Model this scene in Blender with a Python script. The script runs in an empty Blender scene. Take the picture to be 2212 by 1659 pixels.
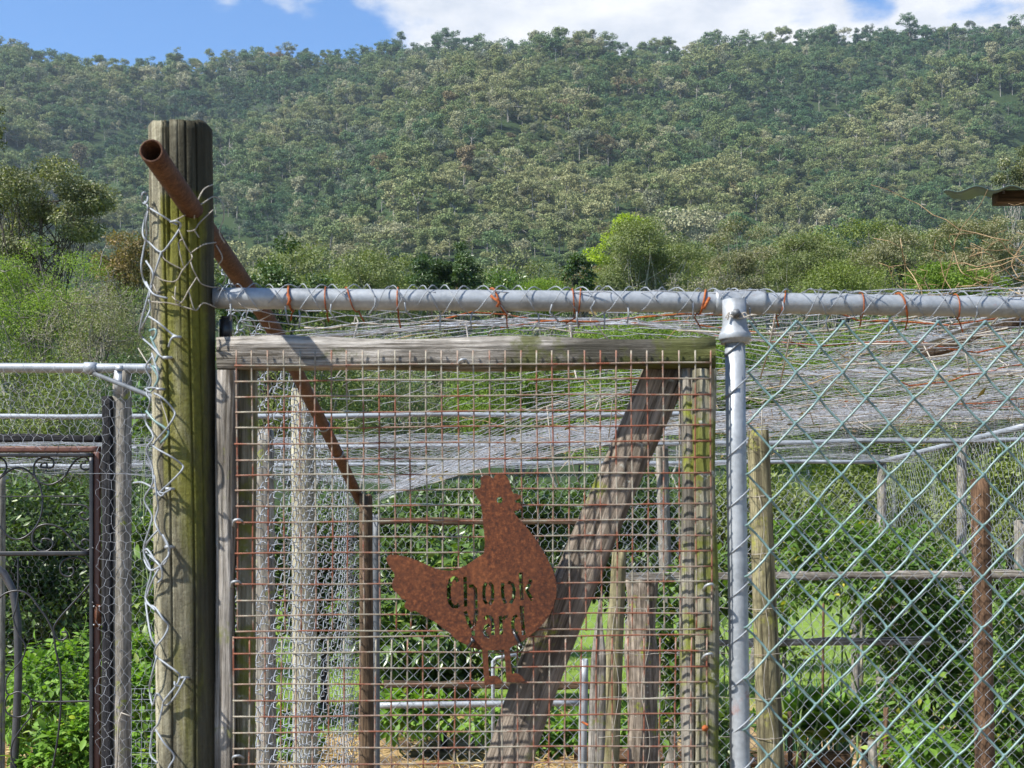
import bpy, math, random
import numpy as np
from mathutils import Vector, Matrix, Quaternion

S = bpy.context.scene
COL = S.collection
R = np.random.RandomState(7)
random.seed(7)
F_, U0, VH, EYE = 3072.2, 1106.0, 1225.0, 1.55

# ------------------------------------------------------------ camera
cam_d = bpy.data.cameras.new('camera'); cam = bpy.data.objects.new('camera', cam_d); COL.objects.link(cam)
cam.location = (0, 0, EYE); cam.rotation_euler = (math.radians(90), 0, 0)
cam_d.lens = 50; cam_d.sensor_width = 36; cam_d.shift_y = (VH-829.5)/2212
cam_d.clip_start = .05; cam_d.clip_end = 6000
cam_d.dof.use_dof = True; cam_d.dof.focus_distance = 9.0; cam_d.dof.aperture_fstop = 22
S.camera = cam

# ------------------------------------------------------------ sky and sun
SDIR = Vector((.472, .27, -.597)).normalized()
ELEV = math.asin(-SDIR.z)
w = bpy.data.worlds.new('World'); S.world = w; w.use_nodes = True
nt = w.node_tree; nt.nodes.clear()
N = nt.nodes.new; L = nt.links.new
out = N('ShaderNodeOutputWorld'); bg = N('ShaderNodeBackground'); bg.inputs[1].default_value = .065
sky = N('ShaderNodeTexSky'); sky.sky_type = 'NISHITA'; sky.sun_disc = False
sky.sun_elevation = ELEV; sky.sun_rotation = math.atan2(-SDIR.x, -SDIR.y)
sky.air_density = 1.0; sky.dust_density = .3; sky.ozone_density = 1.5; sky.altitude = 300
tc = N('ShaderNodeTexCoord')
def vnoise(scale, detail, rough, zs=2.2):
    mp = N('ShaderNodeMapping'); mp.inputs['Scale'].default_value = (scale, scale, scale*zs); L(tc.outputs['Generated'], mp.inputs[0])
    n = N('ShaderNodeTexNoise'); n.inputs['Scale'].default_value = 1; n.inputs['Detail'].default_value = detail; n.inputs['Roughness'].default_value = rough
    L(mp.outputs[0], n.inputs[0]); return n.outputs[0]
def M_(op, a, b=None, c=None):
    m = N('ShaderNodeMath'); m.operation = op
    for i, x in enumerate((a, b, c)):
        if x is None: continue
        if isinstance(x, (int, float)): m.inputs[i].default_value = x
        else: L(x, m.inputs[i])
    return m.outputs[0]
n1 = vnoise(9, 9, .58); n2 = vnoise(2.2, 3, .5)
cd = Vector(((1880-1106)/F_, 1, (1225+250)/F_)).normalized()
dt = N('ShaderNodeVectorMath'); dt.operation = 'DOT_PRODUCT'; L(tc.outputs['Generated'], dt.inputs[0]); dt.inputs[1].default_value = cd
mr = N('ShaderNodeMapRange'); mr.interpolation_type = 'SMOOTHSTEP'; L(dt.outputs['Value'], mr.inputs[0])
mr.inputs[1].default_value = math.cos(math.radians(20)); mr.inputs[2].default_value = math.cos(math.radians(12.5)); mr.inputs[3].default_value = 0; mr.inputs[4].default_value = .26
am = M_('ADD', M_('ADD', M_('MULTIPLY', n1, .75), M_('MULTIPLY', n2, .35)), mr.outputs[0])
for (cu_, cv_, rd_, wt_) in ((478, 6, .75, .10), (592, 10, .6, .07), (665, 16, .8, .08), (830, 10, 1.3, .08), (1742, 30, .8, -.17), (1880, 4, 1.0, -.2)):
    d_ = N('ShaderNodeVectorMath'); d_.operation = 'DOT_PRODUCT'; L(tc.outputs['Generated'], d_.inputs[0]); d_.inputs[1].default_value = Vector(((cu_-1106)/F_, 1, (VH-cv_)/F_)).normalized()
    q_ = N('ShaderNodeMapRange'); q_.interpolation_type = 'SMOOTHSTEP'; L(d_.outputs['Value'], q_.inputs[0]); q_.inputs[1].default_value = math.cos(math.radians(rd_*1.5)); q_.inputs[2].default_value = 1; q_.inputs[3].default_value = 0; q_.inputs[4].default_value = wt_
    am = M_('ADD', am, q_.outputs[0])
cr = N('ShaderNodeMapRange'); cr.interpolation_type = 'SMOOTHSTEP'; L(am, cr.inputs[0]); cr.inputs[1].default_value = .61; cr.inputs[2].default_value = .76
shade = N('ShaderNodeMapRange'); L(vnoise(14, 6, .6), shade.inputs[0]); shade.inputs[1].default_value = .35; shade.inputs[2].default_value = .65
cc = N('ShaderNodeMix'); cc.data_type = 'RGBA'; L(shade.outputs[0], cc.inputs[0]); cc.inputs[6].default_value = (5.0, 5.4, 6.1, 1); cc.inputs[7].default_value = (7.4, 7.45, 7.6, 1)
tint = N('ShaderNodeMix'); tint.data_type = 'RGBA'; tint.blend_type = 'MULTIPLY'; tint.inputs[0].default_value = 1; L(sky.outputs[0], tint.inputs[6]); tint.inputs[7].default_value = (.80, 1.16, 1.50, 1)
mx = N('ShaderNodeMix'); mx.data_type = 'RGBA'; L(cr.outputs[0], mx.inputs[0]); L(tint.outputs[2], mx.inputs[6]); L(cc.outputs[2], mx.inputs[7])
L(mx.outputs[2], bg.inputs[0]); L(bg.outputs[0], out.inputs[0])
sun_d = bpy.data.lights.new('sun', 'SUN'); sun_d.energy = 5.0; sun_d.angle = math.radians(.55); sun_d.color = (1, .955, .88)
sun = bpy.data.objects.new('sun', sun_d); COL.objects.link(sun); sun.rotation_euler = SDIR.to_track_quat('-Z', 'Y').to_euler(); sun.location = (-8, -4, 12)
S.view_settings.view_transform = 'Standard'; S.view_settings.look = 'None'; S.view_settings.gamma = 1
S.view_settings.use_curve_mapping = False; S.view_settings.exposure = 1.15
S.cycles.max_bounces = 6; S.cycles.diffuse_bounces = 3; S.cycles.glossy_bounces = 2; S.cycles.transmission_bounces = 3
S.cycles.use_denoising = True; S.cycles.volume_bounces = 0
S.cycles.sample_clamp_indirect = 4

# ------------------------------------------------------------ helpers
def P(u, v, Y): return np.array(((u-U0)/F_*Y, Y, EYE+(VH-v)/F_*Y))
def px(n, Y): return n/F_*Y

def tag(o, label=None, cat=None, group=None, kind=None):
    if label: o['label'] = label
    if cat: o['category'] = cat
    if group: o['group'] = group
    if kind: o['kind'] = kind
    return o

def empty(name, loc, label, cat, group=None):
    o = bpy.data.objects.new(name, None); COL.objects.link(o); o.location = loc
    o.empty_display_size = .05
    return tag(o, label, cat, group)

def mesh(name, V, Fs, mat, smooth=False, tint=None):
    V = np.asarray(V, dtype=np.float32)
    me = bpy.data.meshes.new(name)
    Fs = [np.asarray(f, dtype=np.int32) for f in Fs if len(f)]
    nl = sum(f.size for f in Fs); npoly = sum(len(f) for f in Fs)
    me.vertices.add(len(V)); me.vertices.foreach_set('co', V.ravel())
    me.loops.add(nl); me.polygons.add(npoly)
    li = np.concatenate([f.ravel() for f in Fs]); me.loops.foreach_set('vertex_index', li)
    tot = np.concatenate([np.full(len(f), f.shape[1], dtype=np.int32) for f in Fs])
    st = np.concatenate(([0], np.cumsum(tot)[:-1])).astype(np.int32)
    me.polygons.foreach_set('loop_start', st)
    if smooth: me.polygons.foreach_set('use_smooth', np.ones(npoly, dtype=bool))
    if tint is not None:
        a = me.attributes.new('tint', 'FLOAT', 'POINT'); a.data.foreach_set('value', np.asarray(tint, dtype=np.float32))
    me.update(calc_edges=True)
    if mat: me.materials.append(mat)
    return me

def put(name, me_or_V, parent=None, M=None, Fs=None, mat=None, smooth=False, tint=None, label=None, cat=None, group=None, kind=None):
    """world-space arrays (or a mesh with matrix M) -> one object"""
    if isinstance(me_or_V, bpy.types.Mesh):
        me = me_or_V; o = bpy.data.objects.new(name, me)
        M = M if M is not None else Matrix()
        o.matrix_world = Matrix.Translation(-Vector(parent.location)) @ M if parent else M
    else:
        V = np.asarray(me_or_V, dtype=np.float64)
        if parent: org = np.array(parent.location)
        else:
            lo, hi = V.min(0), V.max(0); org = np.array(((lo[0]+hi[0])/2, (lo[1]+hi[1])/2, lo[2]))
        o = bpy.data.objects.new(name, mesh(name, V-org, Fs, mat, smooth, tint))
        if not parent: o.location = org
    COL.objects.link(o)
    if parent: o.parent = parent
    return tag(o, label, cat, group, kind)

class MB:
    def __init__(s): s.V = []; s.Q = []; s.T = []; s.n = 0
    def add(s, V, Q=(), T=()):
        V = np.asarray(V, dtype=np.float64)
        if len(Q): s.Q.append(np.asarray(Q, dtype=np.int64)+s.n)
        if len(T): s.T.append(np.asarray(T, dtype=np.int64)+s.n)
        s.V.append(V); s.n += len(V); return s
    def tube(s, pts, r, k=6, closed=False, cap=True):
        pts = np.asarray(pts, dtype=np.float64); n = len(pts)
        r = np.full(n, r) if np.isscalar(r) else np.asarray(r)
        t = np.gradient(pts, axis=0)
        if closed: t = np.roll(pts, -1, 0)-np.roll(pts, 1, 0)
        t /= np.linalg.norm(t, axis=1)[:, None]+1e-12
        a = np.array((0, 0, 1.)) if abs(t[0][2]) < .9 else np.array((1., 0, 0))
        nn = np.cross(t[0], a); nn /= np.linalg.norm(nn); rows = []
        ang = np.arange(k)*2*math.pi/k
        for i in range(n):
            nn = nn-t[i]*np.dot(nn, t[i]); nn /= np.linalg.norm(nn)+1e-12
            b = np.cross(t[i], nn)
            rows.append(pts[i]+r[i]*(np.cos(ang)[:, None]*nn+np.sin(ang)[:, None]*b))
        V = np.concatenate(rows); Q = []
        m = n if closed else n-1
        i = np.arange(m)[:, None]*k; j = np.arange(k)[None, :]; i2 = ((np.arange(m)+1) % n)[:, None]*k
        Q = np.stack([i+j, i+(j+1) % k, i2+(j+1) % k, i2+j], -1).reshape(-1, 4)
        T = []
        if cap and not closed:
            T = [(0, q+1, q) for q in range(1, k-1)]+[((n-1)*k, (n-1)*k+q, (n-1)*k+q+1) for q in range(1, k-1)]
        return s.add(V, Q, T)
    def edges(s, A, B, r, k=3):
        A = np.asarray(A, float); B = np.asarray(B, float); n = len(A); d = B-A; ln = np.linalg.norm(d, axis=1)[:, None]+1e-9; d = d/ln
        ref = np.where(np.abs(d[:, 2:3]) < .9, np.array([[0, 0, 1.]]), np.array([[1., 0, 0]]))
        u = np.cross(d, ref); u /= np.linalg.norm(u, axis=1)[:, None]; v = np.cross(d, u)
        r = np.broadcast_to(np.asarray(r, float), (n,))[:, None]
        ring = [u*math.cos(2*math.pi*q/k)*r+v*math.sin(2*math.pi*q/k)*r for q in range(k)]
        V = np.stack([A+x for x in ring]+[B+x for x in ring], 1).reshape(-1, 3)
        b = (np.arange(n)*2*k)[:, None]
        Q = np.concatenate([np.stack([b+q, b+(q+1) % k, b+k+(q+1) % k, b+k+q], -1).reshape(-1, 4) for q in range(k)])
        return s.add(V, Q)
    def box(s, c, h):
        c = np.array(c, float); h = np.array(h, float)
        V = [c+h*np.array(p) for p in ((-1,-1,-1),(1,-1,-1),(1,1,-1),(-1,1,-1),(-1,-1,1),(1,-1,1),(1,1,1),(-1,1,1))]
        return s.add(V, [(0,3,2,1),(4,5,6,7),(0,1,5,4),(1,2,6,5),(2,3,7,6),(3,0,4,7)])
    def arr(s):
        return np.concatenate(s.V), [np.concatenate(x) for x in (s.Q, s.T) if x]
    def put(s, name, mat, parent=None, smooth=True, **kw):
        V, Fs = s.arr(); return put(name, V, parent, Fs=Fs, mat=mat, smooth=smooth, **kw)

class Wave:   # smooth pseudo noise, vectorised
    def __init__(s, seed, dim, freq, n=14, gain=.7):
        r = np.random.RandomState(seed); d = r.normal(size=(n, dim)); d /= np.linalg.norm(d, axis=1)[:, None]
        f = freq*(1+2.5*r.rand(n)); s.K = d*f[:, None]; s.p = r.rand(n)*6.28; s.a = (freq/f)**gain/math.sqrt(n)*1.4
    def __call__(s, X): return (np.sin(np.asarray(X)@s.K.T+s.p)*s.a).sum(-1)

# ------------------------------------------------------------ materials
def base_mat(name):
    m = bpy.data.materials.new(name); m.use_nodes = True; t = m.node_tree
    b = t.nodes['Principled BSDF']; return m, t, b
class NG:
    def __init__(s, t): s.t = t
    def n(s, typ, **kw):
        x = s.t.nodes.new(typ)
        for k, v in kw.items(): setattr(x, k, v)
        return x
    def l(s, a, b): s.t.links.new(a, b)
    def coord(s, scale, kind='Object', rnd=True):
        tc = s.n('ShaderNodeTexCoord'); src = tc.outputs[kind]
        if rnd:
            oi = s.n('ShaderNodeObjectInfo'); mu = s.n('ShaderNodeMath', operation='MULTIPLY'); mu.inputs[1].default_value = 17; s.l(oi.outputs['Random'], mu.inputs[0])
            ad = s.n('ShaderNodeVectorMath', operation='ADD'); s.l(src, ad.inputs[0]); s.l(mu.outputs[0], ad.inputs[1]); src = ad.outputs[0]
        mp = s.n('ShaderNodeMapping'); mp.inputs['Scale'].default_value = scale; s.l(src, mp.inputs[0]); return mp.outputs[0]
    def noise(s, vec, scale, detail=4, rough=.6, dist=0):
        x = s.n('ShaderNodeTexNoise'); x.inputs['Scale'].default_value = scale; x.inputs['Detail'].default_value = detail; x.inputs['Roughness'].default_value = rough; x.inputs['Distortion'].default_value = dist
        s.l(vec, x.inputs['Vector']); return x.outputs['Fac']
    def ramp(s, fac, stops):
        x = s.n('ShaderNodeValToRGB'); e = x.color_ramp.elements
        while len(e) < len(stops): e.new(.5)
        for q, (p, c) in zip(e, stops): q.position = p; q.color = (c if len(c) == 4 else (*c, 1)) if not isinstance(c, float) else (c, c, c, 1)
        s.l(fac, x.inputs[0]); return x.outputs[0]
    def mix(s, fac, a, b, mode='MIX'):
        x = s.n('ShaderNodeMix', data_type='RGBA', blend_type=mode)
        for i, v in ((0, fac), (6, a), (7, b)):
            if isinstance(v, (int, float)): x.inputs[i].default_value = v
            elif isinstance(v, tuple): x.inputs[i].default_value = (*v, 1) if len(v) == 3 else v
            else: s.l(v, x.inputs[i])
        return x.outputs[2]
    def bump(s, h, strength, dist, prev=None):
        x = s.n('ShaderNodeBump'); x.inputs['Strength'].default_value = strength; x.inputs['Distance'].default_value = dist; s.l(h, x.inputs['Height'])
        if prev: s.l(prev, x.inputs['Normal'])
        return x.outputs[0]

def wood(name, dark, light, moss=0., mossx=None, mosscol=(.14, .16, .012), lichen=0., grain=70, crack=.5, rough=.85):
    m, t, b = base_mat(name); g = NG(t)
    c1 = g.coord((1, 1, 1)); st = g.coord((2.2, grain, grain)); st2 = g.coord((.8, grain*.45, grain*.45))
    a0 = g.noise(st, 1, 7, .65, .3); l = g.noise(c1, 7, 5, .6)
    fg = g.noise(g.coord((9, 260, 260)), 1, 4, .7, .2); av = g.n('ShaderNodeMath', operation='MULTIPLY_ADD'); g.l(fg, av.inputs[0]); av.inputs[1].default_value = .75; sb = g.n('ShaderNodeMath', operation='MULTIPLY_ADD'); g.l(a0, sb.inputs[0]); sb.inputs[1].default_value = .6; sb.inputs[2].default_value = -.175; g.l(sb.outputs[0], av.inputs[2]); a = av.outputs[0]
    col = g.ramp(a, [(.38, tuple(x*.7 for x in dark)), (.5, tuple((x+y)/2 for x, y in zip(dark, light))), (.62, light)])
    col = g.mix(g.ramp(l, [(.40, .0), (.66, .75)]), col, tuple(x*.6 for x in dark))
    k = g.noise(st2, 1, 3, .5, .6); kr = g.ramp(k, [(.385, 1.0), (.42, .0)])
    col = g.mix(g.mix(1.0, kr, (crack,)*3, 'MULTIPLY'), col, (.012, .010, .008))
    if moss > 0:
        mn = g.noise(c1, 9, 8, .72)
        if mossx:
            tq = g.n('ShaderNodeTexCoord'); sq = g.n('ShaderNodeSeparateXYZ'); g.l(tq.outputs['Object'], sq.inputs[0]); mq = g.n('ShaderNodeMapRange'); g.l(sq.outputs['X'], mq.inputs[0]); mq.inputs[1].default_value = mossx[0]; mq.inputs[2].default_value = mossx[1]; mq.inputs[3].default_value = 0; mq.inputs[4].default_value = .22
            ay = g.n('ShaderNodeMath', operation='MULTIPLY_ADD'); g.l(sq.outputs['Y'], ay.inputs[0]); ay.inputs[1].default_value = mossx[2]; g.l(mq.outputs[0], ay.inputs[2])
            aa = g.n('ShaderNodeMath', operation='ADD'); g.l(mn, aa.inputs[0]); g.l(ay.outputs[0], aa.inputs[1]); mn = aa.outputs[0]
            dn = g.n('ShaderNodeMath', operation='ADD'); g.l(g.noise(g.coord((4, 30, 30)), 1, 6, .65), dn.inputs[0]); g.l(mq.outputs[0], dn.inputs[1]); col = g.mix(g.ramp(dn.outputs[0], [(.50, .0), (.68, .88)]), col, (.035, .033, .024))
        mf = g.ramp(mn, [(.60-.25*moss, .0), (.68-.25*moss, 1.0)])
        mf2 = g.noise(c1, 60, 3, .6); mc = g.mix(mf2, mosscol, tuple(min(1, x*2.1) for x in mosscol))
        col = g.mix(g.mix(1.0, mf, (.85, .85, .85), 'MULTIPLY'), col, mc)
    if lichen > 0:
        ln = g.noise(c1, 38, 5, .7); lf = g.ramp(ln, [(.66-.1*lichen, .0), (.72-.1*lichen, .8)]); col = g.mix(lf, col, (.42, .43, .38))
    g.l(col, b.inputs['Base Color']); b.inputs['Roughness'].default_value = rough; b.inputs['Specular IOR Level'].default_value = .25
    nb = g.bump(a, 1.0, .005); nb = g.bump(g.ramp(k, [(.37, .0), (.43, 1.0)]), .8*crack, .006, nb); nb = g.bump(g.noise(c1, 120, 4, .7), .5, .0012, nb)
    g.l(nb, b.inputs['Normal']); return m

def metal(name, c1, c2, rust=0., rustcol=(.23, .055, .015), rough=.5, met=.35, scale=14):
    m, t, b = base_mat(name); g = NG(t); c = g.coord((1, 1, 1))
    n = g.noise(c, scale, 6, .6); col = g.mix(g.ramp(n, [(.3, .0), (.7, 1.0)]), c1, c2)
    sp = g.noise(c, 140, 2, .5); col = g.mix(g.ramp(sp, [(.4, .0), (.75, .35)]), col, tuple(min(1, x*1.25) for x in c2))
    if rust > 0:
        rn = g.noise(c, 11, 6, .7); rf = g.ramp(rn, [(.72-.35*rust, .0), (.84-.35*rust, 1.0)])
        rc = g.mix(g.noise(c, 60, 4, .7), tuple(x*.5 for x in rustcol), tuple(min(1, x*1.5) for x in rustcol)); col = g.mix(rf, col, rc)
        g.l(g.mix(rf, (met,)*3, (0, 0, 0)), b.inputs['Metallic'])
    else: b.inputs['Metallic'].default_value = met
    g.l(col, b.inputs['Base Color']); b.inputs['Roughness'].default_value = rough
    g.l(g.bump(g.noise(c, 220, 3, .6), .25, .0006), b.inputs['Normal']); return m

def rusty(name, a=(.10, .029, .010), c=(.032, .011, .006), hi=(.21, .072, .025)):
    m, t, b = base_mat(name); g = NG(t); co = g.coord((1, 1, 1))
    n = g.noise(co, 160, 6, .75); l = g.noise(co, 12, 5, .6)
    n3 = g.noise(g.coord((30, 30, 9)), 1, 6, .7); col = g.ramp(n, [(.36, c), (.52, a), (.66, hi)]); col = g.mix(g.ramp(n3, [(.50, .0), (.70, .45)]), col, hi); col = g.mix(g.ramp(l, [(.35, .0), (.7, .5)]), col, tuple(x*.8 for x in c))
    g.l(col, b.inputs['Base Color']); b.inputs['Roughness'].default_value = .82; b.inputs['Specular IOR Level'].default_value = .3
    g.l(g.bump(n, .8, .0012), b.inputs['Normal']); return m

def leafmat(name, dark, light, alt=None, rough=.5, trans=.3, spec=.22):
    m, t, b = base_mat(name); g = NG(t)
    at = g.n('ShaderNodeAttribute', attribute_name='tint')
    stops = [(.0, dark), (.85, light)]+([(.97, alt)] if alt else [])
    col = g.ramp(at.outputs['Fac'], stops)
    g.l(col, b.inputs['Base Color']); b.inputs['Roughness'].default_value = rough; b.inputs['Specular IOR Level'].default_value = spec
    tr = g.n('ShaderNodeBsdfTranslucent'); g.l(g.mix(1.0, col, (1.5, 1.65, .5, 1), 'MULTIPLY'), tr.inputs[0])
    ms = g.n('ShaderNodeMixShader'); ms.inputs[0].default_value = trans; g.l(b.outputs[0], ms.inputs[1]); g.l(tr.outputs[0], ms.inputs[2])
    g.l(ms.outputs[0], t.nodes['Material Output'].inputs[0]); return m

W_MAIN = None
M_ = {}
M_['gatewood'] = wood('weathered grey timber', (.10, .085, .065), (.40, .37, .33), moss=.12, mosscol=(.10, .11, .015), grain=85, crack=.7)
M_['beamwood'] = wood('weathered beam timber', (.10, .085, .065), (.46, .43, .39), moss=.15, mossx=(.38, .80, -2.2), mosscol=(.045, .050, .012), grain=85, crack=.7)
M_['mosswood'] = wood('mossy timber', (.11, .10, .06), (.36, .34, .26), moss=.5, mosscol=(.085, .095, .014), grain=60, lichen=.3)
M_['bracewood'] = wood('dark weathered brace timber', (.10, .08, .06), (.38, .32, .26), moss=.1, grain=60, lichen=.25, crack=.4)
M_['greypost'] = wood('grey round timber', (.13, .12, .10), (.38, .35, .30), moss=.1, grain=60, crack=.5)
M_['olivepost'] = wood('olive treated timber', (.12, .105, .055), (.30, .27, .16), moss=.15, mosscol=(.14, .14, .03), grain=50, crack=.6)
M_['palepost'] = wood('pale treated timber', (.22, .20, .13), (.46, .43, .32), grain=50, crack=.4)
M_['brownpost'] = wood('brown treated timber', (.075, .042, .024), (.24, .145, .085), grain=60, crack=.6)
M_['blackwood'] = wood('black weathered timber', (.010, .010, .012), (.045, .045, .05), grain=80, crack=.4, lichen=.1)
M_['darkpost'] = wood('dark brown timber', (.05, .032, .018), (.15, .10, .06), grain=60)
M_['galv'] = metal('galvanised steel', (.17, .185, .20), (.33, .35, .37), rust=.27, rough=.5, met=.3)
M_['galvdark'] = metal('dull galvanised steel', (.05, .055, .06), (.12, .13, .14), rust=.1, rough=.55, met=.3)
M_['wire'] = metal('galvanised wire', (.14, .155, .175), (.28, .305, .335), rust=.10, rough=.6, met=.2, scale=5)
M_['netwire'] = metal('netting wire', (.20, .215, .24), (.38, .40, .44), rust=.17, rustcol=(.34, .10, .025), rough=.5, met=.2, scale=4)
M_['tanwire'] = metal('old dull wire', (.20, .18, .15), (.36, .33, .28), rust=.3, rough=.6, met=.2, scale=4)
M_['meshwire'] = metal('half rusted mesh wire', (.15, .135, .10), (.30, .275, .22), rust=.80, rustcol=(.17, .052, .024), rough=.6, met=.2, scale=6)
M_['rustwire'] = rusty('rusty tie wire', (.30, .075, .016), (.13, .03, .01), (.45, .15, .04))
M_['rust'] = rusty('rusted steel plate')
M_['rustpipe'] = rusty('rusted pipe', (.085, .036, .02), (.035, .017, .01), (.16, .085, .045))
M_['green'] = metal('green plastic coated wire', (.075, .135, .135), (.14, .225, .22), rough=.38, met=0, scale=30)
M_['blackpaint'] = metal('black painted steel', (.008, .008, .010), (.03, .03, .033), rough=.4, met=.1)
M_['brownpaint'] = metal('brown painted steel', (.075, .028, .016), (.12, .045, .028), rough=.45, met=.0)
M_['poly'] = metal('black poly pipe', (.02, .02, .024), (.05, .05, .055), rough=.4, met=0)
M_['zip'] = metal('black cable tie', (.012, .012, .014), (.03, .03, .035), rough=.3, met=0)
M_['roofgreen'] = metal('green roof sheet', (.06, .10, .085), (.09, .13, .11), rough=.5, met=.2)
M_['barkgrey'] = wood('grey bark', (.12, .11, .09), (.34, .31, .27), grain=14, crack=.2)
M_['barkdark'] = wood('dark bark', (.035, .03, .025), (.12, .10, .08), grain=14, crack=.2)
M_['barkpale'] = wood('pale gum bark', (.20, .185, .16), (.42, .40, .35), grain=9, crack=.1)
M_['twig'] = wood('dry vine', (.24, .15, .07), (.50, .38, .22), grain=20, crack=.1)
M_['straw'] = leafmat('straw', (.30, .20, .09), (.62, .48, .26), rough=.7, trans=.15)
M_['rag'] = metal('white rag', (.6, .6, .62), (.75, .75, .78), rough=.8, met=0)

# main post timber: moss band on the camera side, bare grey on the weather side
def main_post_mat():
    m, t, b = base_mat('mossy round post timber'); g = NG(t)
    tc = g.n('ShaderNodeTexCoord'); sx = g.n('ShaderNodeSeparateXYZ'); g.l(tc.outputs['Object'], sx.inputs[0])
    st = g.coord((2.5, 75, 75), rnd=False); c = g.coord((1, 1, 1), rnd=False)
    a0 = g.noise(st, 1, 8, .65, .3)
    fg = g.noise(g.coord((12, 260, 260), rnd=False), 1, 5, .75, .2); av = g.n('ShaderNodeMath', operation='MULTIPLY_ADD'); g.l(fg, av.inputs[0]); av.inputs[1].default_value = .7; sb = g.n('ShaderNodeMath', operation='MULTIPLY_ADD'); g.l(a0, sb.inputs[0]); sb.inputs[1].default_value = .6; sb.inputs[2].default_value = -.15; g.l(sb.outputs[0], av.inputs[2]); a = av.outputs[0]
    col = g.ramp(a, [(.36, (.10, .09, .055)), (.5, (.29, .265, .18)), (.64, (.53, .50, .36))])
    dk = g.noise(g.coord((3, 22, 22), rnd=False), 1, 5, .6); col = g.mix(g.ramp(dk, [(.42, .0), (.60, .8)]), col, (.05, .045, .032))
    # moss: strongest around object -Z side (towards camera), below the pipe hole
    n = g.noise(g.coord((5, 22, 22), rnd=False), 1, 7, .7, .4)
    def mrange(x, a0, a1, b0, b1):
        q = g.n('ShaderNodeMapRange', interpolation_type='SMOOTHSTEP'); g.l(x, q.inputs[0])
        for i, v in enumerate((a0, a1, b0, b1)): q.inputs[i+1].default_value = v
        return q.outputs[0]
    yy = sx.outputs['Y']   # local Y = screen left/right across the post
    band = g.n('ShaderNodeMath', operation='MULTIPLY'); g.l(mrange(yy, .040, .018, 0, 1), band.inputs[0]); g.l(mrange(yy, -.060, -.030, .4, 1), band.inputs[1])
    hh = g.n('ShaderNodeMath', operation='MULTIPLY'); g.l(band.outputs[0], hh.inputs[0]); g.l(mrange(sx.outputs['X'], 2.17, 2.12, .0, 1), hh.inputs[1])
    low = g.n('ShaderNodeMath', operation='MULTIPLY'); g.l(hh.outputs[0], low.inputs[0]); g.l(mrange(sx.outputs['X'], 1.35, 2.05, .64, .95), low.inputs[1])
    ad = g.n('ShaderNodeMath', operation='ADD'); g.l(low.outputs[0], ad.inputs[0]); g.l(n, ad.inputs[1])
    mf = g.ramp(mrange(ad.outputs[0], 1.06, 1.46, 0, 1), [(.0, .0), (1.0, .92)])
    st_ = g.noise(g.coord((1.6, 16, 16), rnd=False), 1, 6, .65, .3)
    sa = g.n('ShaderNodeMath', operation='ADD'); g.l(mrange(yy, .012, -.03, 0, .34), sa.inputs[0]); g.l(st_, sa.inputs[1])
    col = g.mix(g.ramp(sa.outputs[0], [(.52, .0), (.78, .88)]), col, (.032, .030, .018))  # shade painted into the right side, broken up by dark weather staining
    mc = g.mix(g.noise(c, 90, 4, .7), (.06, .065, .008), (.23, .225, .035))
    col = g.mix(mf, col, mc)
    g.l(col, b.inputs['Base Color']); b.inputs['Roughness'].default_value = .9; b.inputs['Specular IOR Level'].default_value = .2
    nb = g.bump(a, 1.0, .006); nb = g.bump(g.noise(c, 60, 6, .75), .9, .006, nb); g.l(nb, b.inputs['Normal']); return m
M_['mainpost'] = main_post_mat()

# ------------------------------------------------------------ terrain
RU = [-900, 0, 100, 300, 500, 650, 750, 850, 950, 1100, 1190, 1300, 1450, 1600, 1750, 1900, 2050, 2212, 3200]
RV = [40, 85, 115, 132, 115, 100, 92, 74, 66, 76, 82, 76, 66, 60, 50, 40, 34, 22, 10]
YR = 900.
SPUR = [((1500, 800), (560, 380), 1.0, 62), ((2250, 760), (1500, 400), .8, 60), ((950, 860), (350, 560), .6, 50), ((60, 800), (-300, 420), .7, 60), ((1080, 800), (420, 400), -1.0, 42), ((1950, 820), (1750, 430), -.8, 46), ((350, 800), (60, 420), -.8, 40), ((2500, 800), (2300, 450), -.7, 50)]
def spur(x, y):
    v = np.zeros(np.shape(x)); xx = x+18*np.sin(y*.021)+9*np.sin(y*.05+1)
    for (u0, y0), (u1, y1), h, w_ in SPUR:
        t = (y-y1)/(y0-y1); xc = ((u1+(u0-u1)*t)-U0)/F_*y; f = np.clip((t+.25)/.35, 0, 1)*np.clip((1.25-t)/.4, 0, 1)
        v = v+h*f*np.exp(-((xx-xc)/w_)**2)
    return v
wv1 = Wave(3, 2, .012); wv2 = Wave(5, 2, .03)
def ground(x, y):
    x = np.asarray(x, float); y = np.asarray(y, float)
    u = U0+F_*x/np.maximum(y, 30.)
    zr = EYE+(VH-np.interp(u, RU, RV)-44)/F_*YR
    z = .115*np.maximum(y-27, 0)*np.clip((y-27)/30, 0, 1)
    z0 = .115*83
    t = np.clip((y-110)/(YR-110), 0, 1)
    hill = z0+(zr-z0)*t**1.5
    xy = np.stack([x*.8+y*.5, y*.45-x*.35], -1)
    amp = np.clip((y-160)/150, 0, 1)*np.clip((YR+40-y)/250, 0, 1)
    hill = hill+amp*(14*wv1(xy)+8*wv2(xy)+20*spur(x, y))
    back = np.maximum(y-YR, 0); hill = hill-back*.25
    return np.where(y < 110, z, hill)

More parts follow.
